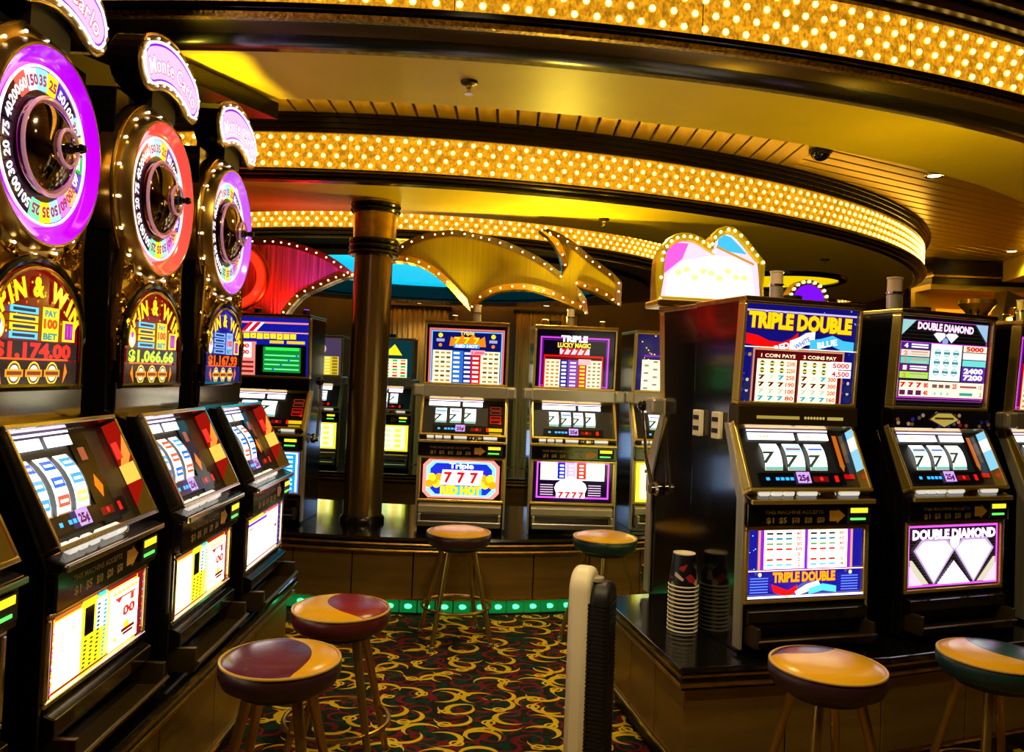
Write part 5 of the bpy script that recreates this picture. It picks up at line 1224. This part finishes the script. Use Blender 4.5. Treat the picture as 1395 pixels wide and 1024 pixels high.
# ------------------------------------------------------------------ stack of upturned coin cups
def cup(z, k):
    t = empty('coin_cup', (0.75, 3.38, z)); tag(t, ('upturned coin cup in the stack on the counter, ' + ('lowest of all', 'second from the bottom', 'third from the bottom', 'fourth from the bottom', 'fifth from the bottom', 'sixth from the bottom', 'sixth from the top', 'fifth from the top', 'fourth from the top', 'third from the top', 'just under the topmost')[k]) if k < 11 else 'topmost upturned coin cup of the stack, its printed side showing', 'cup', 'stacked coin cups')
    r0, r1, h = 0.060, 0.046, 0.135
    m = MB(); m.lathe([(r0 - 0.002, 0.0), (r0, 0.006), (r1, h - 0.004), (r1 - 0.003, h), (0.001, h)] if False else [(r0, 0.006), (r1, h - 0.003)], 28); m.build('body', CUPM, t, True)
    m = MB(); m.torus(r0, 0.0035, 32, 8, Matrix.Translation((0, 0, 0.004))); m.build('rim', CUPR, t, True)
    m = MB(); m.lathe([(r1, h - 0.004), (r1 + 0.001, h), (r1 - 0.004, h), (r1 - 0.006, h - 0.005), (0.001, h - 0.005)], 28); m.build('base', CUPR, t, True)
CUPR = mat('cup_white', (0.75, 0.68, 0.5), 0.4)
def cup_mat():
    mt = bpy.data.materials.new('cup_print'); mt.use_nodes = True; nt = mt.node_tree; b = nt.nodes['Principled BSDF']
    tc = nt.nodes.new('ShaderNodeTexCoord'); v = nt.nodes.new('ShaderNodeTexVoronoi'); v.inputs['Scale'].default_value = 34; nt.links.new(tc.outputs['Object'], v.inputs['Vector'])
    cr = nt.nodes.new('ShaderNodeValToRGB'); cr.color_ramp.interpolation = 'CONSTANT'
    e = cr.color_ramp.elements; e[0].position = 0; e[0].color = (0.005, 0.005, 0.01, 1); e[1].position = 0.62; e[1].color = (0.35, 0.02, 0.02, 1)
    for p, c in ((0.72, (0.02, 0.05, 0.15, 1)), (0.82, (0.2, 0.25, 0.05, 1)), (0.90, (0.6, 0.5, 0.3, 1))):
        q = e.new(p); q.color = c
    sp = nt.nodes.new('ShaderNodeSeparateColor'); nt.links.new(v.outputs['Color'], sp.inputs[0]); nt.links.new(sp.outputs[0], cr.inputs[0]); nt.links.new(cr.outputs[0], b.inputs['Base Color']); b.inputs['Roughness'].default_value = 0.35
    return mt
CUPM = cup_mat()
for k in range(12): cup(0.4805 + k * 0.0165, k)

# ------------------------------------------------------------------ signs above the machines
def smooth_outline(pts, n=5):
    return pts
def fin_sign(nm, label, loc, rz, outline, s, ctr, face_m, face_emit=None, rim=0.10, bulb_m=None, thick=0.08):
    t = empty(nm, loc, rz); tag(t, label, 'sign')
    c, sn = math.cos(0.04), math.sin(0.04)
    P = []
    for x, y in outline:
        a, b = (x - ctr[0]) * s, (ctr[1] - y) * s; P.append((a * c - b * sn, a * sn + b * c))
    m = MB(); m.prism(P, 0.0, thick, 'y'); m.build('face', face_m, t)
    n = len(P); ar = sum(P[i][0] * P[(i + 1) % n][1] - P[(i + 1) % n][0] * P[i][1] for i in range(n)); sg = 1 if ar > 0 else -1
    I = []
    for i in range(n):
        p = Vector(P[i]); d = (Vector(P[(i + 1) % n]) - Vector(P[i - 1])).normalized(); nn = Vector((-d.y, d.x)) * sg; I.append((p.x + nn.x * rim * 0.45, p.y + nn.y * rim * 0.45))
    m = MB()
    for i in range(n):
        j = (i + 1) % n
        o1, o2, i1, i2 = P[i], P[j], I[i], I[j]
        vs = [(o1[0], -0.05, o1[1]), (o2[0], -0.05, o2[1]), (i2[0], -0.035, i2[1]), (i1[0], -0.035, i1[1]), (o1[0], 0.09, o1[1]), (o2[0], 0.09, o2[1]), (i2[0], 0.0, i2[1]), (i1[0], 0.0, i1[1])]
        m.add(vs, [(0, 1, 2, 3), (0, 4, 5, 1), (3, 2, 6, 7)])
    m.build('rim', GOLD, t)
    m = MB(); m.tube([(-0.15, 0.05, 0.0), (-0.15, 0.05, 0.481 - loc[2])], 0.02, 10); m.build('post', BLACKM, t, True)
    m = MB(); acc = 0.0
    for i in range(n):
        j = (i + 1) % n; a = (Vector(P[i]) + Vector(I[i])) / 2; b = (Vector(P[j]) + Vector(I[j])) / 2; L = (b - a).length; q = 0.03 - acc
        while q < L:
            p = a + (b - a) * (q / L); m.ball((p.x, -0.046, p.y), 0.0065, n=6); q += 0.09
        acc = (L - (q - 0.09)) - 0.03
        acc = max(-0.03, min(acc, 0.03))
    tag(m.build('rim_bulbs', bulb_m or BULBS, t, True), kind='stuff')
    return t
S4 = 5.75 / 1100 / 3.875
out = [(40, 235), (100, 175), (150, 138), (200, 110), (260, 86), (330, 70), (420, 62), (490, 68), (550, 80), (620, 97), (680, 115), (740, 138), (800, 165), (860, 195), (920, 230), (1000, 293),
       (1003, 250), (990, 200), (965, 145), (930, 100), (880, 62), (930, 58), (990, 80), (1040, 110), (1090, 147), (1150, 200), (1210, 245), (1265, 285), (1318, 340), (1312, 470),
       (1250, 430), (1180, 395), (1080, 360), (1110, 395), (1130, 430), (1140, 510), (1100, 487), (1050, 460), (1000, 436), (950, 415), (900, 398), (850, 385), (800, 378), (740, 378), (680, 386), (630, 402), (580, 430), (520, 495), (475, 450), (430, 400), (385, 350), (340, 308), (290, 272), (240, 248), (180, 232), (120, 228)]
fin = fin_sign('fin_sign', 'large gold fin shaped sign edged with bulbs above the red hot machine', (-0.10, 5.78, 2.22), 0.0, out, S4, (680, 300), BRASS)
for x, yy, z0, on in ((-0.40, 5.56, 1.852, 'red hot machine top'), (0.22, 5.60, 1.852, 'triple magic machine top'), (0.62, 5.60, 1.852, 'triple magic machine top edge')):  # lamps added to make the glows on the fin face
    t = empty('accent_lamp', (x, yy, z0)); tag(t, 'small added brass lamp on the ' + on + ' under the fin sign', 'lamp', 'lamps added under the fin sign')
    m = MB(); m.lathe([(0.001, 0), (0.03, 0), (0.03, 0.01), (0.018, 0.015), (0.022, 0.05), (0.001, 0.05)], 16); m.build('housing', GOLDD, t, True)
    m = MB(); m.lathe([(0.001, 0.052), (0.018, 0.052)], 12); m.build('lens', mat('lamp_lens', (1, 0.9, 0.6), 0.3, emit=(1, 0.8, 0.3), es=8), t)
    s = spot('accent_beam', (0, 0, 0.06), (0.0, 0.2, 0.5), 14.0, (1, 0.78, 0.04), 75, 1.0, 0.02); s.parent = t
S3 = 5.9 / 1100 / 7.31
out2 = [(-250, 180), (-150, 140), (0, 118), (155, 118), (260, 125), (350, 140), (450, 165), (550, 197), (650, 235), (750, 282), (830, 330), (900, 380), (970, 435), (1040, 490), (960, 505), (880, 520), (790, 555), (700, 598), (620, 635), (540, 670), (470, 715), (400, 790), (340, 870), (300, 940), (-250, 940)]
FLUTE = mat('fluted_copper', (0.65, 0.28, 0.2), 0.3, 0.6, noise=((60, 60, 1.5), 0.5, 0.3))
f2 = fin_sign('fin_sign', 'copper fluted fin sign lit red and violet behind the wheel row', (-1.62, 5.9, 2.16), 0.0, out2, S3, (400, 500), FLUTE)
# red roundel on that fin
m = MB(); m.torus(0.20, 0.028, 40, 8, Matrix.Translation((-0.42, -0.07, -0.02)) @ Matrix.Rotation(PI / 2, 4, 'X')); m.build('red_roundel', NEONR, f2, True)
m = MB(); m.torus(0.245, 0.018, 40, 8, Matrix.Translation((-0.42, -0.06, -0.02)) @ Matrix.Rotation(PI / 2, 4, 'X')); m.build('roundel_hoop', GOLDD, f2, True)
s = spot('fin_red_beam', (-1.75, 5.55, 1.92), (-1.65, 5.9, 2.3), 14, (1, 0.02, 0.02), 120, 1.0); t = empty('accent_lamp', (-1.75, 5.53, 1.852)); tag(t, 'small red accent lamp below the copper fin sign', 'lamp')
m = MB(); m.lathe([(0.001, 0), (0.03, 0), (0.024, 0.045), (0.001, 0.045)], 16); m.build('housing', BLACKM, t, True)
m = MB(); m.lathe([(0.001, 0.047), (0.02, 0.047)], 12); m.build('lens', NEONR, t)
s = spot('fin_violet_beam', (-1.42, 5.55, 1.92), (-1.3, 5.9, 2.3), 14, (0.5, 0.05, 1), 110, 1.0); t = empty('accent_lamp', (-1.42, 5.53, 1.852)); tag(t, 'small violet accent lamp below the copper fin sign', 'lamp')
m = MB(); m.lathe([(0.001, 0), (0.03, 0), (0.024, 0.045), (0.001, 0.045)], 16); m.build('housing', BLACKM, t, True)
m = MB(); m.lathe([(0.001, 0.047), (0.02, 0.047)], 12); m.build('lens', mat('violet_lens', (0.5, 0.1, 1), 0.3, emit=(0.5, 0.05, 1), es=3), t)

# bright lobed sign over the rear machine
S2 = 4.15 / 1100 / 5.58
o3 = [(185, 590), (186, 430), (190, 300), (200, 245), (222, 200), (255, 160), (300, 132), (350, 118), (400, 118), (450, 128), (500, 150), (545, 180), (580, 215), (570, 160), (590, 110), (630, 68), (690, 45), (740, 52), (790, 85), (840, 135), (880, 180), (920, 225), (970, 275), (985, 590)]
t = empty('lobed_sign', (0.925, 3.80, 1.885), math.radians(8)); t.scale = (0.94, 0.94, 0.94); tag(t, 'glowing pink and white two lobed sign in a yellow bulb frame above dark cabinet', 'sign')
def mp(pts, sh=1.0):
    cx, cy = 585, 590
    return [((x - cx) * S2, (cy - y) * S2) for x, y in pts]
P3 = mp(o3)
m = MB(); m.prism(P3, 0.0, 0.14, 'y'); m.build('sign_box', GOLDD, t, bevel=0.006)
m = MB(); m.tube([(x, -0.008, z) for x, z in P3], 0.022, 8, True); m.build('frame', mat('yellow_frame', (0.8, 0.55, 0.02), 0.3, 0.5, emit=(0.8, 0.5, 0.0), es=0.25), t, True)
m = MB()
for i in range(len(P3)): m.ball((P3[i][0], -0.032, P3[i][1]), 0.008, n=6)
tag(m.build('frame_bulbs', BULBS, t, True), kind='stuff')
A = Art(0.62, 0.42); inner = []
n = len(P3)
for i in range(n):
    d = (Vector(P3[(i + 1) % n]) - Vector(P3[i - 1])).normalized(); nn = Vector((d.y, -d.x)); q = Vector(P3[i]) + nn * 0.018; inner.append((q.x / 0.62 + 0.5, q.y / 0.42))
A.poly(inner, (0.98, 0.80, 0.95))
A.poly([(0.09, 0.30), (0.095, 0.52), (0.14, 0.64), (0.20, 0.69), (0.30, 0.69), (0.25, 0.5)], (0.90, 0.35, 0.80))
A.poly([(0.54, 0.66), (0.55, 0.77), (0.60, 0.82), (0.655, 0.80), (0.74, 0.69), (0.80, 0.60), (0.66, 0.62)], (0.25, 0.70, 1.0))
A.poly([(0.12, 0.05), (0.13, 0.30), (0.25, 0.48), (0.50, 0.56), (0.70, 0.56), (0.84, 0.44), (0.88, 0.05)], (1, 1, 0.96))
[A.ell(0.22 + 0.07 * k, 0.34 + 0.05 * math.sin(k * 2.3), 0.035, (1, 0.95, 0.55), 1.3, 7) for k in range(9)]
A.poly([(0.53, 0.66), (0.54, 0.685), (0.86, 0.50), (0.86, 0.47)], (0.75, 0.55, 0.1))
A.build('sign_face', Matrix.Translation((0, -0.002, 0)), t, LIT)
m = MB(); m.box(-0.29, 0.29, -0.06, 0.16, -0.035, 0.0); m.build('sign_base', GOLD, t, bevel=0.008)
# violet fan shaped sign
t = empty('fan_sign', (1.50, 4.105, 1.852), math.radians(10)); t.scale = (0.8, 0.8, 0.8); tag(t, 'small violet fan shaped sign with bulb rim behind the triple double machine', 'sign')
m = MB(); m.box(-0.04, 0.04, 0.0, 0.06, 0.0, 0.15); m.build('post', GOLDD, t)
arcp = [(0.14 * math.cos(a), 0.11 + 0.14 * math.sin(a)) for a in [PI * (0.0 + 0.05 * i) for i in range(21)]]
m = MB(); m.prism(arcp + [(-0.06, 0.0), (0.06, 0.0)], 0.0, 0.08, 'y'); m.build('sign_box', GOLDD, t)
A = Art(0.4, 0.4); A.poly([(0.78 * x / 0.4 + 0.5, (0.11 + (z - 0.11) * 0.78) / 0.4) for x, z in arcp] + [(0.4, 0.06), (0.6, 0.06)], (0.45, 0.05, 0.95)); A.build('sign_face', Matrix.Translation((0, -0.003, 0)), t, LIT)
m = MB()
for x, z in arcp[::2]: m.ball((x * 0.92, -0.008, 0.11 + (z - 0.11) * 0.92), 0.01, n=6)
tag(m.build('rim_bulbs', BULBS, t, True), kind='stuff')

# gold urn and gold bulb sign behind the right hand machines
t = empty('urn_topper', (3.28, 5.7, 0.0)); tag(t, 'gold flared urn ornament on a pedestal behind the double diamond machine', 'ornament')
m = MB(); m.lathe([(0.001, 0.0), (0.14, 0.0), (0.14, 1.92), (0.001, 1.92)], 24); m.build('pedestal', WALLM, t, True)
m = MB(); m.lathe([(0.06, 1.92), (0.075, 1.95), (0.065, 2.0), (0.07, 2.07), (0.10, 2.11), (0.125, 2.14), (0.12, 2.17), (0.08, 2.165), (0.001, 2.20)], 24); m.build('urn', GOLD, t, True)
t = empty('bulb_sign', (3.75, 5.8, 0.0)); tag(t, 'gold faceted sign with glowing bulbs above the machines at the far right', 'sign')
m = MB(); m.box(-0.1, 0.5, 0.0, 0.3, 0.0, 1.95); m.build('pedestal', BLACKM, t)
m = MB(); m.prism([(-0.25, 1.95), (0.75, 1.95), (0.75, 2.25), (0.55, 2.31), (0.4, 2.22), (0.2, 2.18), (-0.05, 2.2), (-0.2, 2.26)], 0.0, 0.15, 'y'); m.build('sign_box', GOLD, t)
m = MB()
for i in range(12): m.box(-0.22 + i * 0.08 - 0.03, -0.22 + i * 0.08 + 0.03, -0.03, 0.02, 2.02 + 0.05 * (i % 3), 2.09 + 0.05 * (i % 3), Matrix.Rotation(0.0, 4, 'Y'))
m.build('facets', GOLD, t, bevel=0.008)
m = MB()
for i in range(14): m.ball((-0.2 + i * 0.068, -0.04, 2.0 + 0.11 * ((i * 7) % 5) / 4 + 0.05), 0.016, n=8)
tag(m.build('sign_bulbs', BULB, t, True), kind='stuff')
